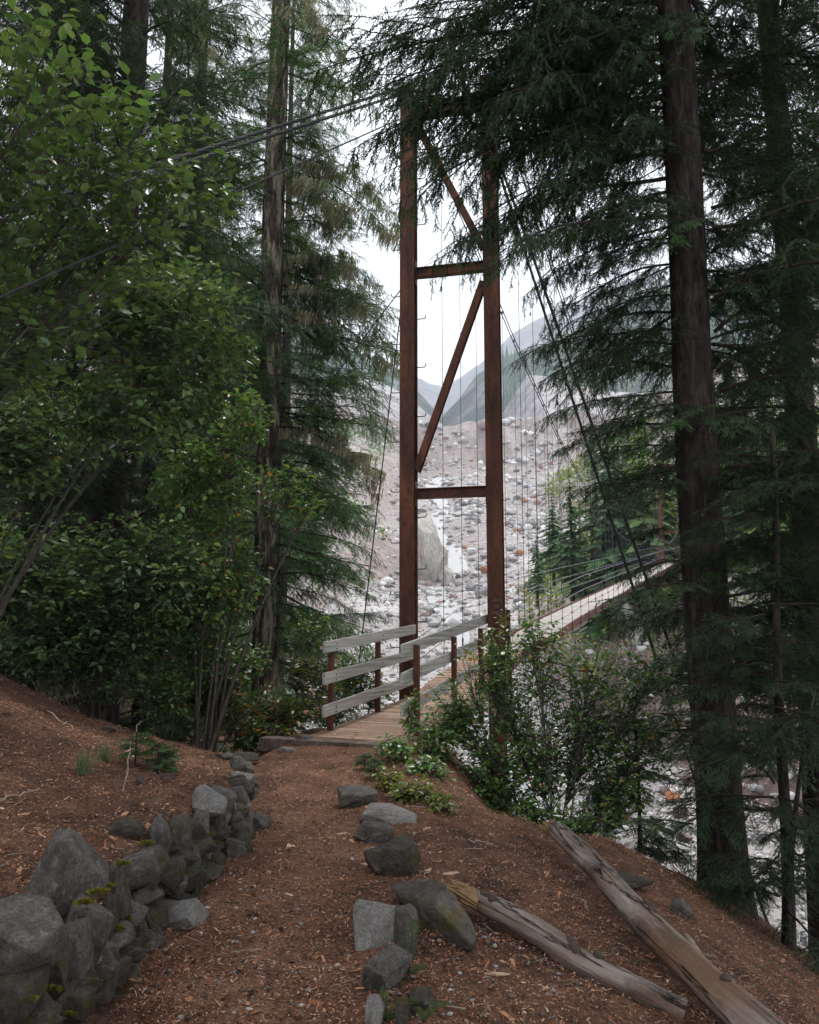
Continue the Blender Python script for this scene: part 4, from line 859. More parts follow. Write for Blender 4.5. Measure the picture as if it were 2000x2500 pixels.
# --- right foreground fir
z0 = -2.0; R1 = tree('fir_tree', 'massive dark fir trunk with spreading boughs at the slope edge on the right', 3.12, 8.5, z0, 15, .232, .15, seed=2, sides=28, lean=(-.2, 0))
RL = Vector(R1.location)
def tx(y): return 1000 + F * 3.0 / depth_of(at(1700, y, 8.5))
rs = np.random.RandomState(77)
specs = [ # height on trunk (photo y), tip x, tip y, distance offset of the tip, template
 (-180, 1150, -60, .5, 3), (-120, 1330, 40, -.6, 1), (0, 1240, 130, -.4, 3), (30, 860, 180, .9, 5), (90, 1260, 210, -.8, 1),
 (60, 740, 250, 1.3, 5), (180, 840, 420, .8, 1), (20, 900, 60, .6, 3), (70, 860, 200, .4, 3), (-40, 1000, 20, .5, 3), (100, 950, 270, -.2, 5), (140, 1000, 330, .3, 3), (-20, 1350, 120, .4, 0), (60, 1420, 180, -.4, 2), (140, 1380, 260, .5, 0), (210, 1330, 380, -.3, 1), (280, 1420, 380, .3, 0), (340, 1370, 500, -.5, 1), (400, 1450, 520, .4, 2), (460, 1400, 600, .2, 0), (520, 1450, 660, -.4, 1), (580, 1360, 690, .5, 0), (650, 1440, 760, .2, 2), (720, 1380, 830, -.3, 0), (130, 800, 300, .8, 3), (220, 960, 560, .5, 5), (150, 1085, 345, .1, 3), (160, 900, 390, .5, 5), (200, 1180, 300, -.9, 5), (240, 1020, 430, .3, 3), (270, 1190, 450, .6, 1), (300, 1300, 500, -.5, 5), (330, 880, 470, .5, 3),
 (350, 1110, 620, .2, 5), (390, 1220, 560, -.2, 1), (420, 1040, 690, .35, 5), (470, 1330, 640, -.4, 3), (500, 1180, 690, .3, 1), (540, 1270, 760, .5, 5), (600, 1400, 720, -.2, 1), (640, 1320, 800, .3, 0),
 (700, 1450, 800, -.5, 2), (760, 1290, 870, .3, 0), (810, 1235, 905, -.1, 3), (850, 1310, 960, -.5, 1), (900, 1330, 930, .7, 0), (960, 1300, 1060, -.1, 3), (1000, 1390, 1100, -.5, 1), (1040, 1330, 1110, .5, 0), (1100, 1420, 1130, -.3, 0),
 (1150, 1350, 1235, 0, 3), (1180, 1430, 1250, -.6, 0), (1210, 1500, 1260, .5, 2), (1275, 1530, 1330, .1, 2), (1370, 1500, 1425, -.2, 0), (1390, 1560, 1440, .4, 2)]
for y0, xt, yt, dy, k in specs:
    b = at(tx(y0) - 15, y0, 8.5); tp = at(xt, yt, 8.5 + dy); set_bough(R1, 'dark', k, b, tp, rs.uniform(-.35, .35), RL)
# boughs to the right and towards the viewer; the bright sprays that cross the trunk
for y0, xt, yt, dy, k in [(60, 1980, 150, .3, 3), (180, 2020, 260, -.5, 1), (320, 1900, 430, .5, 0), (420, 2020, 560, -.4, 3), (560, 1930, 660, .4, 1), (660, 2030, 760, -.5, 0), (760, 1900, 860, .6, 0), (860, 2000, 950, 0, 1), (1120, 1960, 1200, .3, 1), (1330, 2020, 1420, -.5, 0)]:
    set_bough(R1, 'dark', k, at(tx(y0) + 15, y0, 8.5), at(xt, yt, 8.5 + dy), rs.uniform(-.3, .3), RL)
for y0, x0, xt, yt, k in [(995, 1700, 1640, 1035, 4), (1165, 1720, 1890, 1200, 0), (1400, 1690, 1960, 1440, 0), (1010, 1720, 1900, 1040, 4), (530, 1680, 1640, 590, 4), (1420, 1720, 1560, 1450, 4), (20, 1660, 1720, 80, 4), (2010, 1690, 1590, 2020, 4)]:
    set_bough(R1, 'mid', k, at(x0, y0, 8.2), at(xt, yt, 7.6), rs.uniform(-.2, .2), RL)
auto(R1, 'dark', (8, 14.5), (3.4, 1.8), 30, 5)
auto(R1, 'dark', (4.6, 8.6), (2.2, 3.0), 4, 55, az=(225, 330), slope=(-.5, .05), ks=(1, 3, 5), r=.2)
auto(R1, 'dark', (.2, 8.5), (1.8, 2.6), 38, 56, az=(20, 150), ks=(0, 1, 3, 5), r=.2)
# --- second dark trunk at the right edge
R2 = tree('fir_tree', 'dark fir trunk at the right picture edge behind the massive one', 5.15, 10.6, -3.6, 15, .21, .12, seed=4)
auto(R2, 'dark', (-.5, 14), (2.7, 1.9), 105, 6)
# --- forked sapling, lower right
R3 = tree('hemlock_sapling', 'slender dark forked hemlock sapling beside the massive trunk, lower right', 3.28, 7.6, -2.2, 3.2, .06, .025, seed=6, lean=(.25, .2), sides=10)
mb = MB(); mb.tube(curve((0, 0, .45), (.45, .1, 2.9), n=8, c=(.05, 0, 1.6)), np.linspace(.035, .012, 8), 7); mb.build('fork', [M['bark_dark']], R3)
auto(R3, 'dark', (-1.2, 3.0), (1.1, .7), 60, 9, ks=(0, 2, 4), slope=(-.3, .05), r=.03)
R4 = tree('hemlock_sapling', 'thin hemlock sapling drooping beside the left of the massive trunk low down', 2.45, 9.1, -2.2, .6, .03, .01, seed=8, sides=8)
auto(R4, 'dark', (-1.8, .4), (.9, .5), 30, 10, ks=(2, 4), slope=(-.6, -.1), r=.02)
# --- lichen hung spruce left of the bridge
T1 = tree('spruce_tree', 'tall spruce with pale peeling bark and hanging lichen left of the bridge', -2.62, 15, -4.6, 17, .27, .16, 'bark_mossy', 12, sides=24)
TL = Vector(T1.location)
def t1x(y): return 1000 - F * 2.62 / depth_of(at(650, y, 15))
for y0, xt, yt, dy, k, key, li in [(-60, 900, 30, .5, 1, 'mid', 0), (20, 840, 110, -.6, 0, 'mid', 1), (60, 930, 190, .6, 3, 'mid', 0), (120, 860, 220, -.3, 0, 'mid', 0), (200, 800, 300, .7, 2, 'mid', 0), (260, 780, 330, -.4, 2, 'mid', 0),
   (330, 940, 520, .2, 3, 'mid', 1), (370, 985, 560, .8, 3, 'mid', 1), (400, 985, 610, .2, 5, 'mid', 1), (430, 850, 560, -.6, 1, 'mid', 1), (480, 900, 640, .5, 0, 'mid', 1), (560, 840, 690, -.2, 2, 'mid', 0), (610, 950, 730, .2, 3, 'mid', 1), (640, 930, 790, .6, 1, 'mid', 1),
   (690, 975, 870, 0, 3, 'mid', 1), (730, 985, 920, .5, 5, 'mid', 1), (760, 860, 880, -.6, 2, 'mid', 0), (860, 830, 920, -.5, 0, 'mid', 0), (900, 800, 960, .3, 2, 'mid', 0), (960, 955, 1030, .1, 3, 'mid', 0), (1000, 975, 1045, -.3, 3, 'mid', 0), (1040, 935, 1180, .4, 0, 'dead', 1), (1020, 950, 1190, .1, 1, 'dead', 1), (1100, 860, 1150, -.5, 2, 'mid', 0),
   (1130, 920, 1195, .2, 0, 'mid', 0), (1150, 860, 1270, -.2, 1, 'mid', 0), (1200, 880, 1260, .4, 0, 'mid', 0), (1290, 945, 1385, .1, 3, 'mid', 0), (1310, 890, 1440, -.4, 1, 'mid', 0), (1350, 840, 1420, .5, 2, 'mid', 0), (1420, 890, 1530, 0, 3, 'mid', 0), (1470, 860, 1560, -.3, 0, 'mid', 0), (1550, 830, 1640, .2, 0, 'mid', 0), (1600, 800, 1690, -.2, 2, 'mid', 0),
   (100, 560, 200, .3, 0, 'mid', 0), (180, 500, 290, -.5, 1, 'mid', 0), (300, 520, 380, .4, 3, 'mid', 0), (420, 500, 540, -.3, 0, 'mid', 0), (560, 520, 640, .4, 1, 'mid', 0), (700, 500, 790, 0, 0, 'mid', 0), (800, 480, 900, -.5, 1, 'mid', 0), (860, 560, 1000, -.5, 2, 'mid', 0), (1000, 520, 1100, .4, 0, 'mid', 0)]:
    set_bough(T1, key, k, at(t1x(y0), y0, 15), at(xt, yt, 15 + dy), rs.uniform(-.3, .3), TL, li, name='dead_limb' if key == 'dead' else 'bough')
auto(T1, 'mid', (8, 16.5), (2.4, 1.4), 24, 12, lichen=.1)
auto(T1, 'mid', (-2, 8), (2.0, 2.2), 46, 13, az=(200, 340))
auto(T1, 'mid', (-1.5, 9), (2.2, 2.6), 30, 14, az=(30, 130), lichen=.05, slope=(-.5, -.1))
# --- dark forest on the left
T2 = tree('fir_tree', 'thick dark fir trunk behind the leafy thicket on the left', -4.15, 11.2, -2.2, 15, .26, .15, seed=14)
auto(T2, 'dark', (1.5, 14.5), (2.7, 1.9), 90, 15)
for k, (px, Y, rr_, lb) in enumerate([(402, 17, .2, 'dark trunk rising to the top of the picture left of the lichen spruce'), (492, 19.5, .14, 'thinner dark trunk close left of the lichen spruce'), (150, 15, .2, 'dark fir deep behind the leafy branches at the left edge')]):
    p = at(px, 300, Y); t_ = tree('fir_tree', lb, p[0], Y, -3, 23, rr_, .03, seed=20 + k); auto(t_, 'dark' if k != 1 else 'mid', (-1, 22.5), (3.0, .9), 110, 30 + k, lichen=.1)
    if k == 0: TB = t_
for k, (x, y) in enumerate([(2.7, -1.8), (6.0, 1.4)]): copy_tree(TB, (x, y, float(Hn(x, y)) - .2), k * 2.3 + .4, .95, 'fir of the surrounding forest whose crown shades the path', 'firs standing around the path')
p = [(-9.5, 20), (-6.4, 23), (-3.9, 25), (-12, 26), (-8.5, 29), (-5.6, 31), (-14.5, 21), (-10.5, 34)]
for k, (x, y) in enumerate(p): copy_tree(TB, (x, y, -3.2), k * 1.9, 1.0 + .05 * (k % 3), 'dark fir deep in the shaded forest on the far left', 'firs deep in the left forest')
# ------------------------------------------------------------------ mid-distance and far conifers (crown and trunk each one mesh)
def far_tree(seed, h, rad, mat, tiers=26, per=9, narrow=1.0, bare=False):
    rs = np.random.RandomState(seed); V, Fc = [], []; nv = 0
    for k in range(tiers):
        f = (k + rs.rand() * .6) / tiers; z = h * (.06 + .93 * f); r_ = rad * (1 - f) ** .85 * (1 if f > .1 else .7)
        for j in range(int(per * (1 - f * .55)) + 2):
            a = rs.rand() * 6.283; l = r_ * rs.uniform(.6, 1.15) + .08; d = np.array((math.cos(a), math.sin(a), 0)); lat = np.array((-d[1], d[0], 0)); m_ = 5 if not bare else 2
            for q in range(m_):                      # jagged drooping sprays along one branch
                u0 = q / m_; c = d * l * u0; c[2] = z - l * .35 * u0 ** 1.4 + rs.uniform(-.05, .05) * h * .05; w_ = l * (.30 if not bare else .04) * (1 - u0 * .6) * rs.uniform(.7, 1.3)
                e = c + d * l / m_ * 1.7 + np.array((0, 0, -l * .16 - rs.rand() * l * .1))
                for sg in (-1, 1):
                    V += [c, c + d * l * .1 + lat * sg * w_ + np.array((0, 0, -l * rs.uniform(.03, .22))), e]; Fc.append((nv, nv + 1, nv + 2)); nv += 3
    mb = MB(); mb.tube([(0, 0, -1.5), (0, 0, h * .5), (0, 0, h * .97)], [h * .014 + .03, h * .009 + .02, .01], 7)
    cm = mesh('crown', np.array(V), np.array(Fc), M[mat]); tm = mesh('trunk', np.concatenate(mb.v), mb.f, M['bark_dark'])
    return cm, tm
FT = {k: [far_tree(500 + i * 3 + j, 10, 2.3 if j % 2 else 1.8, m_) for j in range(3)] for i, (k, m_) in enumerate((('dark', 'needle_mid'), ('light', 'needle_light')))}
FT['bare'] = [far_tree(560, 10, 1.3, 'dead_wood', 30, 7, bare=True)]
rs = np.random.RandomState(321)
def put_far(kind, x, y, z, h, label, group=None, name='conifer_tree'):
    cm, tm = FT[kind][rs.randint(len(FT[kind]))]; root = empty(name, (x, y, z)); tag(root, label, 'tree', group); root.rotation_euler = (0, 0, rs.rand() * 6.28); root.scale = (h / 10 * rs.uniform(.9, 1.2),) * 2 + (h / 10,)
    obj('trunk', tm, root); obj('crown', cm, root); return root
def gv(x, y): return float(Hv(np.array([x]), np.array([y]))[0])
# singled out on the far bank
for px, py, Y, h, kind, lb in [(1312, 1455, 62, 5.4, 'dark', 'small pointed fir standing on the far bank left of the bridge deck'), (1398, 1425, 60, 8.5, 'dark', 'tall slim fir on the far bank behind the hanger cables'), (1448, 1410, 60, 7.5, 'bare', 'dead grey conifer with bare twigs on the far bank'),
                               (1352, 1400, 75, 8.0, 'dark', 'dark fir on the far bank just behind the small pointed one')]:
    p = at(px, py, Y); put_far(kind, p[0], Y, min(p[2], gv(p[0], Y)) if abs(p[2] - gv(p[0], Y)) < 2 else p[2], h, lb)
def forest(n, ur, yr, hr, kinds, label, group, margin=.03, side=1):
    k = 0; guard = 0
    while k < n and guard < 4000:
        guard += 1; y = rs.uniform(*yr); u = rs.uniform(*ur); e = ip(y, EDGE_R if side > 0 else EDGE_L)
        if (side > 0 and u < e + margin) or (side < 0 and u > e - margin): continue
        if abs((u * y - BO[0]) - (y - BO[1]) * math.tan(BETA)) < 3.2 and y < 54: continue
        kd = kinds[rs.randint(len(kinds))]; put_far(kd, u * y, y, gv(u * y, y) - .3, rs.uniform(*hr), label, group); k += 1
forest(34, (.2, .62), (56, 92), (9, 17), ('dark', 'light', 'light'), 'conifer in the forest on the far bank behind the right hand boughs', 'conifers on the far bank')
forest(10, (.42, .72), (30, 52), (7, 13), ('light', 'dark', 'light'), 'sunlit conifer across the river at the right edge', 'conifers across the river at the right edge', .1)
forest(26, (.22, .5), (100, 240), (9, 18), ('dark', 'light'), 'distant conifer up the right valley side', 'conifers up the right valley side', .05)
forest(30, (-.26, -.09), (62, 120), (8, 16), ('light', 'light', 'dark'), 'pale green conifer on the left valley side beyond the lichen spruce', 'conifers on the left valley side', .045, -1)
forest(14, (-.55, -.24), (45, 80), (10, 17), ('dark', 'dark', 'light'), 'conifer beyond the thicket on the left', 'conifers beyond the left thicket', .05, -1)
# small trees on the mountain sides, a mass
def far_mass(name, label, boxes, n, seed):
    r2 = np.random.RandomState(seed); V, Fc = [], []; nv = 0; dg = bpy.context.evaluated_depsgraph_get()
    for ridge_name, x0, x1, y0, y1 in boxes:
        ob = bpy.data.objects[ridge_name]
        for k in range(n):
            r_ = ray(r2.uniform(x0, x1), r2.uniform(y0, y1)); okh, loc, nor, _ = ob.ray_cast(Vector((0, 0, CZ)), Vector(r_).normalized())
            if not okh: continue
            h = r2.uniform(14, 26) * loc.y / 1200; a0 = r2.rand() * 3
            for a in (a0, a0 + 1.05, a0 + 2.1):
                d = np.array((math.cos(a), math.sin(a), 0)) * h * .17
                V += [np.array(loc) - d - (0, 0, 2), np.array(loc) + d - (0, 0, 2), np.array(loc) + (0, 0, h)]; Fc.append((nv, nv + 1, nv + 2)); nv += 3
    return tag(obj(name, mesh(name, np.array(V), np.array(Fc), M['needle_mid'])), label, 'forest', kind='stuff')
far_mass('mountain_forest', 'far wooded slopes fading into the mist', [('mountain_right', 1225, 2000, 700, 990), ('mountain_left', 560, 990, 640, 960)], 1500, 3)
# low green scrub on the far bank and valley sides
KZ = np.random.RandomState(2).uniform(-.8, 3.6, (400000, 1, 1))
def leaf_verts(P, D, N, S, shape):
    B = np.cross(N, D); B /= np.linalg.norm(B, axis=1, keepdims=True) + 1e-9; N2 = np.cross(D, B); n = len(P); sh = np.array(shape)
    V = P[:, None] + S[:, None, None] * (sh[None, :, 0, None] * D[:, None] + sh[None, :, 1, None] * B[:, None] + sh[None, :, 2, None] * (KZ[:len(P)] if len(P) > 1 else np.ones((1, 1, 1))) * N2[:, None]); return V.reshape(-1, 3)
LEAF = [(0, 0, 0), (.28, .27, .05), (.62, .24, .03), (1, 0, -.08), (.62, -.24, .03), (.28, -.27, .05), (.28, 0, -.015), (.62, 0, -.03)]
LEAF_F = np.array([(0, 6, 1), (1, 6, 7), (1, 7, 2), (2, 7, 3), (0, 5, 6), (5, 7, 6), (5, 4, 7), (4, 3, 7)])
LEAF4 = [(0, 0, 0), (.45, .28, .05), (1, 0, -.08), (.45, -.28, .05)]; LEAF4_F = np.array([(0, 1, 2), (0, 2, 3)])
def unit(v): return v / (np.linalg.norm(v, axis=-1, keepdims=True) + 1e-9)
def leaves_mesh(name, P, D, N, S, mat, full=True):
    sh, fc = (LEAF, LEAF_F) if full else (LEAF4, LEAF4_F)
    V = leaf_verts(P, D, N, S, sh); Fc = (fc[None] + (np.arange(len(P)) * len(sh))[:, None, None]).reshape(-1, 3)
    return mesh(name, V, Fc, mat, smooth=True if full else False)
def scrub(name, label, n, ur, yr, side, margin, mat, seed, size=(.25, .6), cat='scrub'):
    r2 = np.random.RandomState(seed); Ps = []
    y = r2.uniform(*yr, n * 6); u = r2.uniform(*ur, n * 6); e = ip(y, EDGE_R if side > 0 else EDGE_L); ok = (u > e + margin) if side > 0 else (u < e - margin); y, u = y[ok][:n], u[ok][:n]
    clump = .5 + .5 * fbm(u * y, y, .35, 3, 4); k = clump > .25; y, u = y[k], u[k]; rep = 26
    C = np.stack([u * y, y, Hv(u * y, y)], 1); hgt = r2.uniform(.5, 1.6, len(C)) * np.clip(y / 60, .8, 3)
    P = np.repeat(C, rep, 0); H = np.repeat(hgt, rep)[:, None]; q = unit(r2.randn(len(P), 3)); q[:, 2] = np.abs(q[:, 2]) * .8; P = P + q * H * r2.uniform(.4, 1, (len(P), 1))
    S = r2.uniform(*size, len(P)) * H[:, 0] * .55
    return tag(obj(name, leaves_mesh(name, P, unit(r2.randn(len(P), 3)), unit(r2.randn(len(P), 3) + (0, 0, 1.2)), S, M[mat], False)), label, cat, kind='stuff')
scrub('far_bank_scrub', 'yellowish green scrub covering the far bank beyond the bridge deck', 900, (.12, .45), (46, 130), 1, .015, 'leaf_yellow', 5)
scrub('far_bank_bushes', 'green bushes covering the far bank below the conifers', 1100, (.14, .7), (34, 130), 1, .05, 'leaf_mid', 6)
scrub('valley_side_scrub', 'green scrub on the left valley side above the scree', 500, (-.3, .02), (80, 330), -1, .04, 'leaf_mid', 7)
scrub('moraine_scrub', 'patches of yellow green scrub on the right moraine shoulder', 500, (.16, .3), (180, 380), 1, .015, 'leaf_yellow', 8)

# ------------------------------------------------------------------ broadleaf shrubs
DENS = 2.3
def shrub(name, label, base, blobs, mat, leaf, seed, stems=5, lead=9, group=None, cat='shrub', twig_r=.004, stem_r=.018, parts=0, full=True, tips=None, spread=.12, twl=None):
    """base point on the ground; blobs = (centre, radii, twigs): leafy volumes its stems reach"""
    rs = np.random.RandomState(seed); base = np.asarray(base, float); root = empty(name, base); tag(root, label, cat, group)
    P, D, N, S = [], [], [], []; tw = MB(); hubs = []
    for bi, (c, r_, ntw) in enumerate(blobs):
        c = np.asarray(c, float) - base; r_ = np.asarray(r_, float)
        for k in range(max(1, stems)):
            e = c + r_ * rs.uniform(-.55, .55, 3); st = np.array((rs.uniform(-spread, spread), rs.uniform(-spread, spread), -.1)); mid = st * .5 + e * .5 + np.array((rs.uniform(-.15, .15), rs.uniform(-.1, .1), abs(e[2]) * .12)); mid[:2] = st[:2] * .6 + e[:2] * .4
            C = curve(st, e, n=10, c=mid); mb = MB(); mb.tube(C, np.linspace(stem_r * rs.uniform(.6, 1.1), stem_r * .25, 10), 6); mb.build('stem', [M['stem']], root); hubs.append(C)
        hp = np.concatenate([h[3:] for h in hubs[-max(1, stems):]])
        for k in range(int(ntw * DENS)):
            q = unit(rs.randn(3)) * rs.uniform(.25, 1) ** .45; e = c + q * r_; d2 = np.linalg.norm(hp - e, axis=1); h = hp[np.argsort(d2)[rs.randint(6)]]
            if twl and np.linalg.norm(e - h) > twl: h = e + (h - e) / np.linalg.norm(h - e) * twl
            C = curve(h, e, sag=-.05 * np.linalg.norm(e - h), n=6); C[-1, 2] -= .02
            tw.tube(C, np.linspace(twig_r, twig_r * .35, 6), 3, 0, cap=False)
            nl = max(3, int(lead * rs.uniform(.6, 1.3))); u = np.linspace(.25, 1, nl) if nl > 1 else [1]
            pp = np.stack([np.interp(u, np.linspace(0, 1, 6), C[:, a_]) for a_ in range(3)], 1); T = unit(C[-1] - C[0]); lat = unit(np.cross(T, (0, 0, 1))); sgn = np.where(np.arange(nl) % 2, 1, -1)[:, None]
            d = unit(T * rs.uniform(.3, .8, (nl, 1)) + lat * sgn * rs.uniform(.5, 1, (nl, 1)) + rs.randn(nl, 3) * .25 + np.array((0, 0, -.18)))
            P.append(pp + d * .012); D.append(d); N.append(unit(np.array((0, 0, 1.0)) + rs.randn(nl, 3) * .36)); S.append(leaf * rs.uniform(.5, 1.3, nl))
    P, D, N, S = map(np.concatenate, (P, D, N, S))
    me = mesh('twigs', np.concatenate(tw.v), tw.f, M['stem'], smooth=True); tag(obj('twigs', me, root), kind='stuff')
    if parts:
        wp = P + base; sz = S / np.maximum(depth_of(wp.T), .5); vis = (np.abs(wp[:, 0]) < wp[:, 1] * .5) & (wp[:, 2] - CZ < wp[:, 1] * .78); order = np.argsort(-(sz * vis))
        big = order[:parts]; rest = order[parts:]
        tm = leaves_mesh('leaf', np.zeros((1, 3)), np.array([(1., 0, 0)]), np.array([(0, 0, 1.)]), np.array([1.]), M[mat]); tm2 = []
        for v in range(3):
            m2 = tm.copy(); m2.materials[0] = M[('leaf_bright', 'leaf_mid', 'leaf_bright')[v]] if v else M[mat]; tm2.append(m2)
        for k in big:
            d = Vector(D[k]); n_ = Vector(N[k]); b_ = n_.cross(d).normalized(); n_ = d.cross(b_); o = bpy.data.objects.new('leaf', tm2[k % 3]); s_ = S[k]
            o.matrix_world = Matrix(((d.x * s_, b_.x * s_, n_.x * s_, P[k][0]), (d.y * s_, b_.y * s_, n_.y * s_, P[k][1]), (d.z * s_, b_.z * s_, n_.z * s_, P[k][2]), (0, 0, 0, 1))); link(o, root)
        P, D, N, S = P[rest], D[rest], N[rest], S[rest]
    tag(obj('foliage', leaves_mesh('foliage', P, D, N, S, M[mat], full), root), kind='stuff')
    return root
def gb(x, y, dz_=0.): return (x, y, float(Hn(x, y)) + dz_)
def pb(px, py, Y, rx, ry, rz, n): return (at(px, py, Y), (rx, ry, rz), n)
# upper left: big leaved branches close to the viewpoint
shrub('hazel_shrub', 'large leaved bright green shrub hanging into the upper left corner', gb(-3.4, 4.6), [pb(90, 130, 4.2, .45, .5, .35, 34), pb(330, 330, 4.8, .5, .5, .4, 34), pb(120, 480, 4.8, .55, .6, .5, 46), pb(480, 470, 5.2, .35, .4, .35, 18), pb(40, 800, 4.8, .35, .6, .5, 40), pb(330, 610, 5.4, .6, .5, .35, 40)],
      'leaf_bright', .088, 1, stems=1, lead=8, parts=290, stem_r=.02)
shrub('alder_shrub', 'dark leafy shrub mass along the left picture edge, mid height', gb(-3.9, 7.2), [pb(120, 720, 6.6, .8, .7, .55, 90), pb(420, 740, 6.8, .75, .6, .5, 80), pb(90, 1050, 6.8, .7, .8, .6, 80), pb(330, 980, 7.0, .8, .6, .5, 70), pb(560, 860, 7.4, .35, .4, .35, 22)], 'leaf_dark', .085, 2, stems=2, lead=11)
shrub('alder_shrub', 'dense green shrub filling the lower left thicket above the bank', gb(-3.4, 9.0), [pb(90, 1380, 8.2, 1.0, .6, .6, 110), pb(330, 1400, 8.6, .9, .5, .7, 110), pb(230, 1560, 8.7, .9, .4, .35, 80), pb(80, 1560, 8.4, .6, .4, .35, 50)], 'leaf_dark', .08, 3, stems=2, lead=11)
shrub('alder_sapling', 'alder sapling with slanting stems in front of the lichen spruce', gb(-2.2, 9.0), [pb(500, 1180, 9.5, .7, .6, .75, 104), pb(590, 1010, 9.8, .4, .5, .45, 30), pb(450, 1450, 9.3, .85, .5, .6, 120), pb(580, 1400, 9.8, .4, .4, .6, 44), pb(760, 1230, 10.2, .3, .3, .25, 10), pb(690, 1180, 10.0, .4, .3, .4, 14)], 'leaf_mid', .08, 4, stems=2, lead=11, stem_r=.022)
shrub('understory_shrub', 'low green and orange bramble along the drop behind the edging stones', gb(-1.9, 9.6), [pb(540, 1690, 9.6, .7, .4, .35, 60), pb(700, 1740, 10.4, .7, .5, .35, 80), pb(640, 1790, 9.8, .5, .3, .22, 40), pb(770, 1650, 11.5, .5, .4, .4, 44)], 'leaf_autumn', .07, 5, stems=2, lead=10  , stem_r=.01)
shrub('willow_shrub', 'green shrub filling the gap behind the left railing', gb(-.9, 12.4), [pb(870, 1650, 12.3, .5, .4, .45, 60), pb(800, 1720, 11.8, .5, .4, .3, 50), pb(930, 1690, 12.8, .3, .3, .3, 24)], 'leaf_mid', .07, 6, stems=2, lead=10  , stem_r=.01)
shrub('low_shrub', 'low dark leafy growth along the top of the left bank at the picture edge', gb(-3.9, 8.9), [pb(60, 1600, 8.6, .6, .4, .28, 50), pb(250, 1660, 8.9, .6, .35, .25, 50), pb(150, 1500, 8.8, .8, .4, .4, 60)], 'leaf_dark', .06, 31, stems=2, lead=9  , stem_r=.007)
shrub('low_shrub', 'low bright leafy growth left of the edging stones above the trail', gb(-2.7, 9.0), [pb(400, 1690, 9.1, .45, .3, .3, 50), pb(490, 1600, 9.3, .4, .3, .35, 40), pb(330, 1560, 9.3, .6, .3, .4, 50)], 'leaf_mid', .06, 32, stems=2, lead=9  , stem_r=.007)
shrub('low_shrub', 'mid green leafy growth hiding the stems under the alder sapling', gb(-2.4, 9.4), [pb(470, 1640, 9.5, .7, .3, .3, 60), pb(590, 1610, 10, .4, .3, .3, 34), pb(380, 1500, 9.4, .6, .3, .4, 50), pb(760, 1540, 11, .35, .3, .35, 24)], 'leaf_mid', .065, 33, stems=2, lead=9  , stem_r=.007)
# right: the bush in front of the bridge
shrub('alder_bush', 'large dark green alder bush covering the foot of the right tower leg', gb(1.5, 8.6), [pb(1240, 1640, 9.3, .55, .5, .55, 66), pb(1430, 1640, 9.2, .8, .5, .5, 60), pb(1330, 1820, 9.0, .9, .5, .5, 88), pb(1180, 1880, 8.9, .55, .4, .4, 80), pb(1520, 1900, 8.9, .5, .5, .5, 60), pb(1590, 1620, 9.2, .4, .4, .4, 30), pb(1400, 2010, 8.5, .55, .3, .25, 50), pb(1110, 1720, 9.1, .35, .3, .35, 36), pb(1130, 1960, 8.6, .35, .3, .25, 40), pb(1640, 1780, 9.0, .35, .4, .45, 34), pb(1480, 1760, 9.1, .5, .4, .4, 50), pb(1330, 1560, 9.3, .4, .35, .25, 26), pb(1270, 1990, 8.6, .4, .3, .2, 34)], 'leaf_mid', .066, 7, stems=1, lead=11, stem_r=.016, parts=0, full=True)
shrub('birch_sprig', 'bright leaved sprig climbing in front of the right tower leg', gb(.85, 9.2), [pb(1235, 1530, 9.4, .15, .15, .30, 7), pb(1205, 1600, 9.3, .2, .15, .2, 5), pb(1130, 1600, 9.2, .22, .15, .25, 5)], 'leaf_yellow', .06, 8, stems=1, lead=6, stem_r=.008)
shrub('currant_shrub', 'low leafy shrub spilling over the right corner of the bridge end', gb(.35, 9.0), [pb(1010, 1740, 9.1, .18, .15, .25, 16), pb(1060, 1800, 8.8, .3, .25, .28, 40), pb(960, 1830, 8.2, .22, .2, .15, 24), pb(1040, 1880, 7.6, .25, .2, .15, 30), pb(1120, 1760, 9.1, .3, .25, .3, 40)], 'leaf_mid', .06, 9, stems=2, lead=7, stem_r=.008)
shrub('yellow_shrub', 'low yellow green shrub beside the broad pale slab', gb(.25, 6.7), [pb(1010, 1935, 6.5, .22, .2, .12, 40), pb(1070, 1965, 6.3, .15, .15, .1, 22), pb(945, 1900, 6.9, .15, .15, .1, 20)], 'leaf_yellow', .042, 10, stems=2, lead=7, stem_r=.006)
# conifer seedlings and sprays near the path
def seedling(px, py, h, label, key='seed', n=16):
    g = hit(px, py); t_ = tree('conifer_seedling', label, g[0], g[1], g[2] - .02, g[2] + h, .004, .002, seed=px, sides=6, cat='seedling'); auto(t_, key, (g[2] + .04, g[2] + h), (h * .8, h * .45), n, px, ks=(0, 1), slope=(-.2, .35), r=.004)
seedling(915, 1900, .16, 'small feathery conifer seedling at the path edge before the pale slab'); seedling(330, 1870, .22, 'conifer seedling among grass on the left bank'); seedling(385, 1890, .2, 'feathery seedling on the right of the bank grass')
seedling(890, 1880, .14, 'tiny conifer seedling left of the path edge seedling')

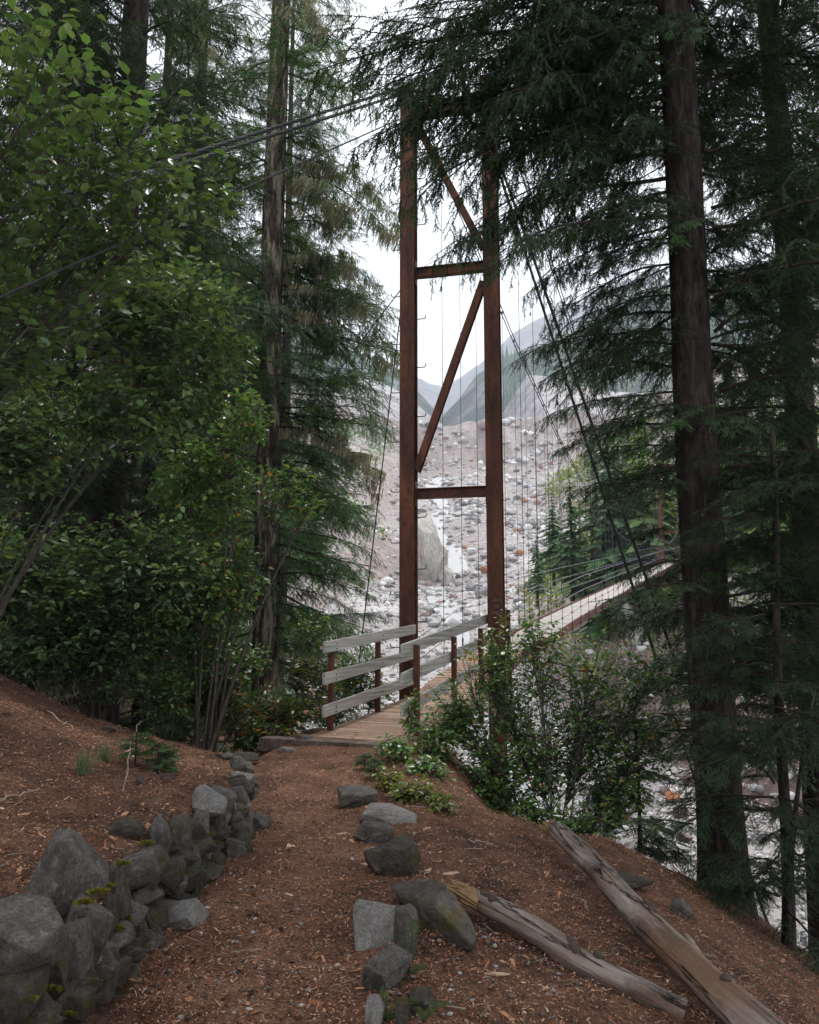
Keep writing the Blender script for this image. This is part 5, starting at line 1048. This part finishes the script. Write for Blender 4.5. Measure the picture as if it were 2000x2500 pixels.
# ferns and grass
def fern(px, py, fronds, label, seed):
    rs = np.random.RandomState(seed); g = hit(px, py); root = empty('fern', g); tag(root, label, 'fern')
    for dx, dyp, L_ in fronds:
        tip = np.array((dx * L_, -.05 * L_, dyp * L_)); C = curve((0, 0, 0), tip, sag=-.08 * L_, n=12, c=(dx * L_ * .3, 0, dyp * L_ * .75)); mb = MB(); mb.tube(C, np.linspace(.0022, .0008, 12), 4)
        T = unit(np.gradient(C, axis=0)); lat = unit(np.cross(T, (0, 1, 0.25)))
        for k in range(24):
            u = .08 + .92 * k / 24; p = np.array([np.interp(u, np.linspace(0, 1, 12), C[:, a]) for a in range(3)]); tq = T[min(11, int(u * 12))]; lq = lat[min(11, int(u * 12))]; w_ = L_ * .13 * math.sin(math.pi * min(1, (.12 + u * .88))) ** .8 + .003
            for sg in (-1, 1):
                e = lq * sg + tq * .35; mb.add([p, p + e * w_ * .4 + tq * .0026, p + e * w_, p + e * w_ * .4 - tq * .0022], [(0, 1, 2), (0, 2, 3)], 1)
        mb.build('frond', [M['stem'], M['fern']], root)
fern(1000, 2385, [(.12, .98, .22), (.75, .35, .1), (-.3, .6, .07)], 'upright green fern frond beside the curved boulder', 1)
fern(935, 2500, [(.05, .95, .13), (.8, .45, .17), (.6, .2, .1)], 'fern at the bottom beside the sunken slab edge', 2)
fern(1035, 2500, [(.7, .5, .13), (-.4, .6, .08)], 'small fern at the bottom right of the buried stone', 3)
def grass(px, py, n, L_, label, seed, sp=.6):
    rs = np.random.RandomState(seed); g = hit(px, py); mb = MB()
    for k in range(n):
        a = rs.rand() * 6.28; l = L_ * rs.uniform(.5, 1.1); d = np.array((math.cos(a), math.sin(a), 0)) * rs.uniform(.2, 1) * sp; b0 = np.r_[rs.randn(2) * .02, 0]; q = np.linspace(0, 1, 6)[:, None]
        C = b0 + d * l * q + np.array((0, 0, 1.)) * l * (q - .75 * q * q * np.linalg.norm(d) / .6); lat = np.array((-d[1], d[0], 0)); lat = lat / (np.linalg.norm(lat) + 1e-6) * .0022
        V = np.concatenate([C - lat * (1 - q * .9), C + lat * (1 - q * .9)]); mb.add(V, [(j, j + 1, j + 7, j + 6) for j in range(5)])
    o = mb.build('grass_tuft', [M['grass']]); o.location = g; return tag(o, label, 'grass')
grass(470, 2190, 190, .26, 'pale arching grass tuft growing out of the wall foot', 3)
grass(200, 1890, 90, .25, 'dry grass tuft on the shaded left bank', 4); grass(255, 1860, 70, .22, 'thin grass tuft beside the conifer seedling on the bank', 5)

# ------------------------------------------------------------------ litter
rs = np.random.RandomState(99)
def litter(name, label, n, region, L_, Wd, mat, lift=.004, flat=.35):
    y = np.where(rs.rand(n) < .5, np.exp(rs.uniform(math.log(2.4), math.log(10.6), n)), 2.4 + 8.2 * rs.rand(n) ** .7); x = y * rs.uniform(-.62, .56, n); ok = bench_sd(x, y) < .35; x, y = x[ok], y[ok]; n = len(x)
    P = np.stack([x, y, Hn(x, y) + lift + .008], 1)
    th = rs.rand(n) * 6.28; D = unit(np.stack([np.cos(th), np.sin(th), rs.randn(n) * flat], 1)); N = unit(np.stack([rs.randn(n) * flat, rs.randn(n) * flat, np.ones(n)], 1)); B = unit(np.cross(N, D))
    l = (L_[0] + (L_[1] - L_[0]) * rs.rand(n) ** 2.5)[:, None] * .5; w_ = (Wd[0] + (Wd[1] - Wd[0]) * rs.rand(n) ** 2)[:, None] * .5
    V = np.stack([P - D * l - B * w_ * .6, P - D * l * .6 + B * w_, P + D * l + B * w_ * .5, P + D * l * .7 - B * w_], 1).reshape(-1, 3)
    return tag(obj(name, mesh(name, V, np.arange(len(V)).reshape(-1, 4), M[mat])), label, 'litter', kind='stuff')
litter('bark_litter', 'reddish brown bark chips and needles strewn over path and bank', 190000, (-100, 1640, 2000, 2520), (.006, .028), (.003, .009), 'chips')
litter('fine_needles', 'fine brown conifer needles strewn over the ground', 60000, (-100, 1640, 2000, 2520), (.015, .045), (.0012, .003), 'chips')
def twiglets(n):
    y = np.exp(rs.uniform(math.log(2.5), math.log(10.4), n)); x = y * rs.uniform(-.6, .55, n); ok = bench_sd(x, y) < .3; x, y = x[ok], y[ok]; V, Fc = [], []; nv = 0
    for a, b_ in zip(x, y):
        l = rs.uniform(.03, .13); th = rs.rand() * 6.28; d = np.array((math.cos(th), math.sin(th), rs.uniform(-.08, .12))); c_ = np.array((a, b_, float(Hn(a, b_)) + .014)); lat = np.array((-d[1], d[0], 0)); r_ = rs.uniform(.001, .003); k = rs.uniform(-.25, .25)
        for q, f in ((-.5, 1), (0, .9), (.5, .5)):
            m_ = c_ + d * l * q + lat * l * k * (q * q); V += [m_ + lat * r_ * f, m_ - lat * r_ * f, m_ + np.array((0, 0, r_ * 1.6 * f))]
        for q in (0, 3): Fc += [(nv + q, nv + q + 1, nv + q + 4), (nv + q, nv + q + 4, nv + q + 3), (nv + q + 1, nv + q + 2, nv + q + 5), (nv + q + 1, nv + q + 5, nv + q + 4), (nv + q + 2, nv + q, nv + q + 3), (nv + q + 2, nv + q + 3, nv + q + 5)]
        nv += 9
    tag(obj('twig_litter', mesh('twig_litter', np.array(V), np.array(Fc), islandmat('twig_litter', [(0, (.03, .022, .018)), (.6, (.12, .085, .06)), (1, (.3, .24, .19))], .9))), 'thin dead twigs strewn over the forest floor', 'twigs', kind='stuff')
twiglets(1500)
litter('bark_flakes', 'larger pale and dark bark flakes strewn on the right slope', 2600, (-100, 1640, 2000, 2520), (.02, .075), (.01, .03), 'chips', .006, .3)
r9 = np.random.RandomState(17); V, n9 = [], 900
for k in range(n9):
    s_ = r9.uniform(-.6, 4.5); p = W(s_, r9.uniform(OL - .05, OR), dz(s_) + .022); th = r9.rand() * 6.28; d = np.array((math.cos(th), math.sin(th), 0)) * r9.uniform(.008, .03); l_ = np.array((-d[1], d[0], 0)) * r9.uniform(.06, .25); V += [p - d - l_, p - d + l_, p + d + l_, p + d - l_]
tag(obj('deck_litter', mesh('deck_litter', np.array(V), np.arange(n9 * 4).reshape(-1, 4), M['chips'])), 'brown needles and bark bits lying on the near deck boards', 'litter', kind='stuff')
# pebbles
def pebbles(n, region):
    V0, F0 = ICO[1]; px = rs.uniform(region[0], region[2], n); py = rs.uniform(region[1], region[3], n); P = []
    for a, b_ in zip(px, py):
        g = on(a, b_, -.08); g[2] = float(Hn(g[0], g[1]))
        if bench_sd(g[0], g[1]) < .1: P.append(g)
    P = np.array(P); n = len(P); r_ = (.004 + .012 * rs.rand(n) ** 3)[:, None, None]; V = P[:, None] + V0[None] * r_ * np.clip(1 + .25 * rs.randn(n, len(V0), 1), .6, 1.4) * np.array((1, .9, .6)); V[..., 2] += .006
    Fc = (F0[None] + (np.arange(n) * len(V0))[:, None, None]).reshape(-1, 3); tag(obj('pebbles', mesh('pebbles', V.reshape(-1, 3), Fc, M['gravel'])), 'small grey pebbles scattered on the path', 'pebbles', kind='stuff')
pebbles(1100, (350, 1850, 1500, 2500))
def chip(px, py, ang, L_, label, w_=.012):
    g = hit(px, py); rr = np.random.RandomState(px); mb = MB(); d = np.array((math.cos(ang), math.sin(ang), .05)); n_ = np.array((-d[1], d[0], 0))
    P = [np.array(g) * 0 + d * L_ * q for q in (-.5, -.2, .2, .5)]
    mb.tube(np.array(P) + np.array((0, 0, .012)), [w_ * .4, w_, w_ * .9, w_ * .3], 6, smooth=False); o = mb.build('wood_chip', [M['pale_wood']]); o.location = g; o.scale = (1, 1, .7); tag(o, label, 'wood chip')
chip(1045, 2132, 1.2, .10, 'pale upright wood chip just right of the dark square block'); chip(1096, 2138, .35, .12, 'larger pale wood chip near the curved boulder', .016); chip(838, 2040, .2, .09, 'pale wood chip on the path left of the rounded boulder')
chip(898, 2116, -.2, .09, 'pale wood chip left of the dark square block'); chip(1210, 2385, -.1, .12, 'pale brown wood chip below the shorter log'); chip(850, 1886, .1, .09, 'pale thin wood chip on the path near the farthest slab', .008); chip(858, 1956, .3, .06, 'pale thin wood chip in front of the farthest slab', .008)
def stick(pts, r_, label):
    P = [hit(a, b_) + np.array((0, 0, .02 + l)) for a, b_, l in pts]; mb = MB(); t_ = np.linspace(0, 1, 12); Q = np.stack([np.interp(t_, np.linspace(0, 1, len(P)), [p[j] for p in P]) for j in range(3)], 1); Q[1:-1] += rs.randn(10, 3) * .006
    mb.tube(Q, np.linspace(r_, r_ * .5, 12), 6); tag(mb.build('stick', [M['dead_wood']]), label, 'stick')
stick([(115, 1750, .03), (178, 1788, .0)], .008, 'short straight pale stick on the upper left bank'); stick([(298, 1735, .02), (350, 1750, .0)], .007, 'curved pale stick beside the left trail'); stick([(300, 1940, .0), (320, 1860, .12), (342, 1822, .2)], .004, 'thin bent twig rising among the bank seedlings')
stick([(0, 1962, 0), (95, 1948, .02)], .006, 'thin stick on the dark bank at the left edge'); stick([(1145, 2058, 0), (1215, 2074, 0)], .007, 'thin reddish stick right of the dark square block'); stick([(1405, 2200, .0), (1430, 2220, .02), (1436, 2240, 0)], .005, 'small curved twig between the two logs')
stick([(1675, 2305, .02), (1760, 2400, 0), (1840, 2500, .02)], .018, 'pale mossy stick lying right of the longer log'); stick([(1700, 2340, 0), (1745, 2350, .02)], .006, 'short orange twig crossing the mossy stick')

# ------------------------------------------------------------------ haze: even, thin air around the whole place
m = bpy.data.materials.new('thin_mist'); m.use_nodes = True; t = m.node_tree; t.nodes.clear()
out = t.nodes.new('ShaderNodeOutputMaterial'); pv = t.nodes.new('ShaderNodeVolumePrincipled')
pv.inputs['Color'].default_value = (.78, .87, 1, 1); pv.inputs['Density'].default_value = .00032; pv.inputs['Anisotropy'].default_value = .2
t.links.new(pv.outputs[0], out.inputs['Volume']); 
mb = MB(); mb.box((0, 1400, 400), (2600, 0, 0), (0, 1500, 0), (0, 0, 420)); tag(mb.build('haze', [m]), kind='stuff')
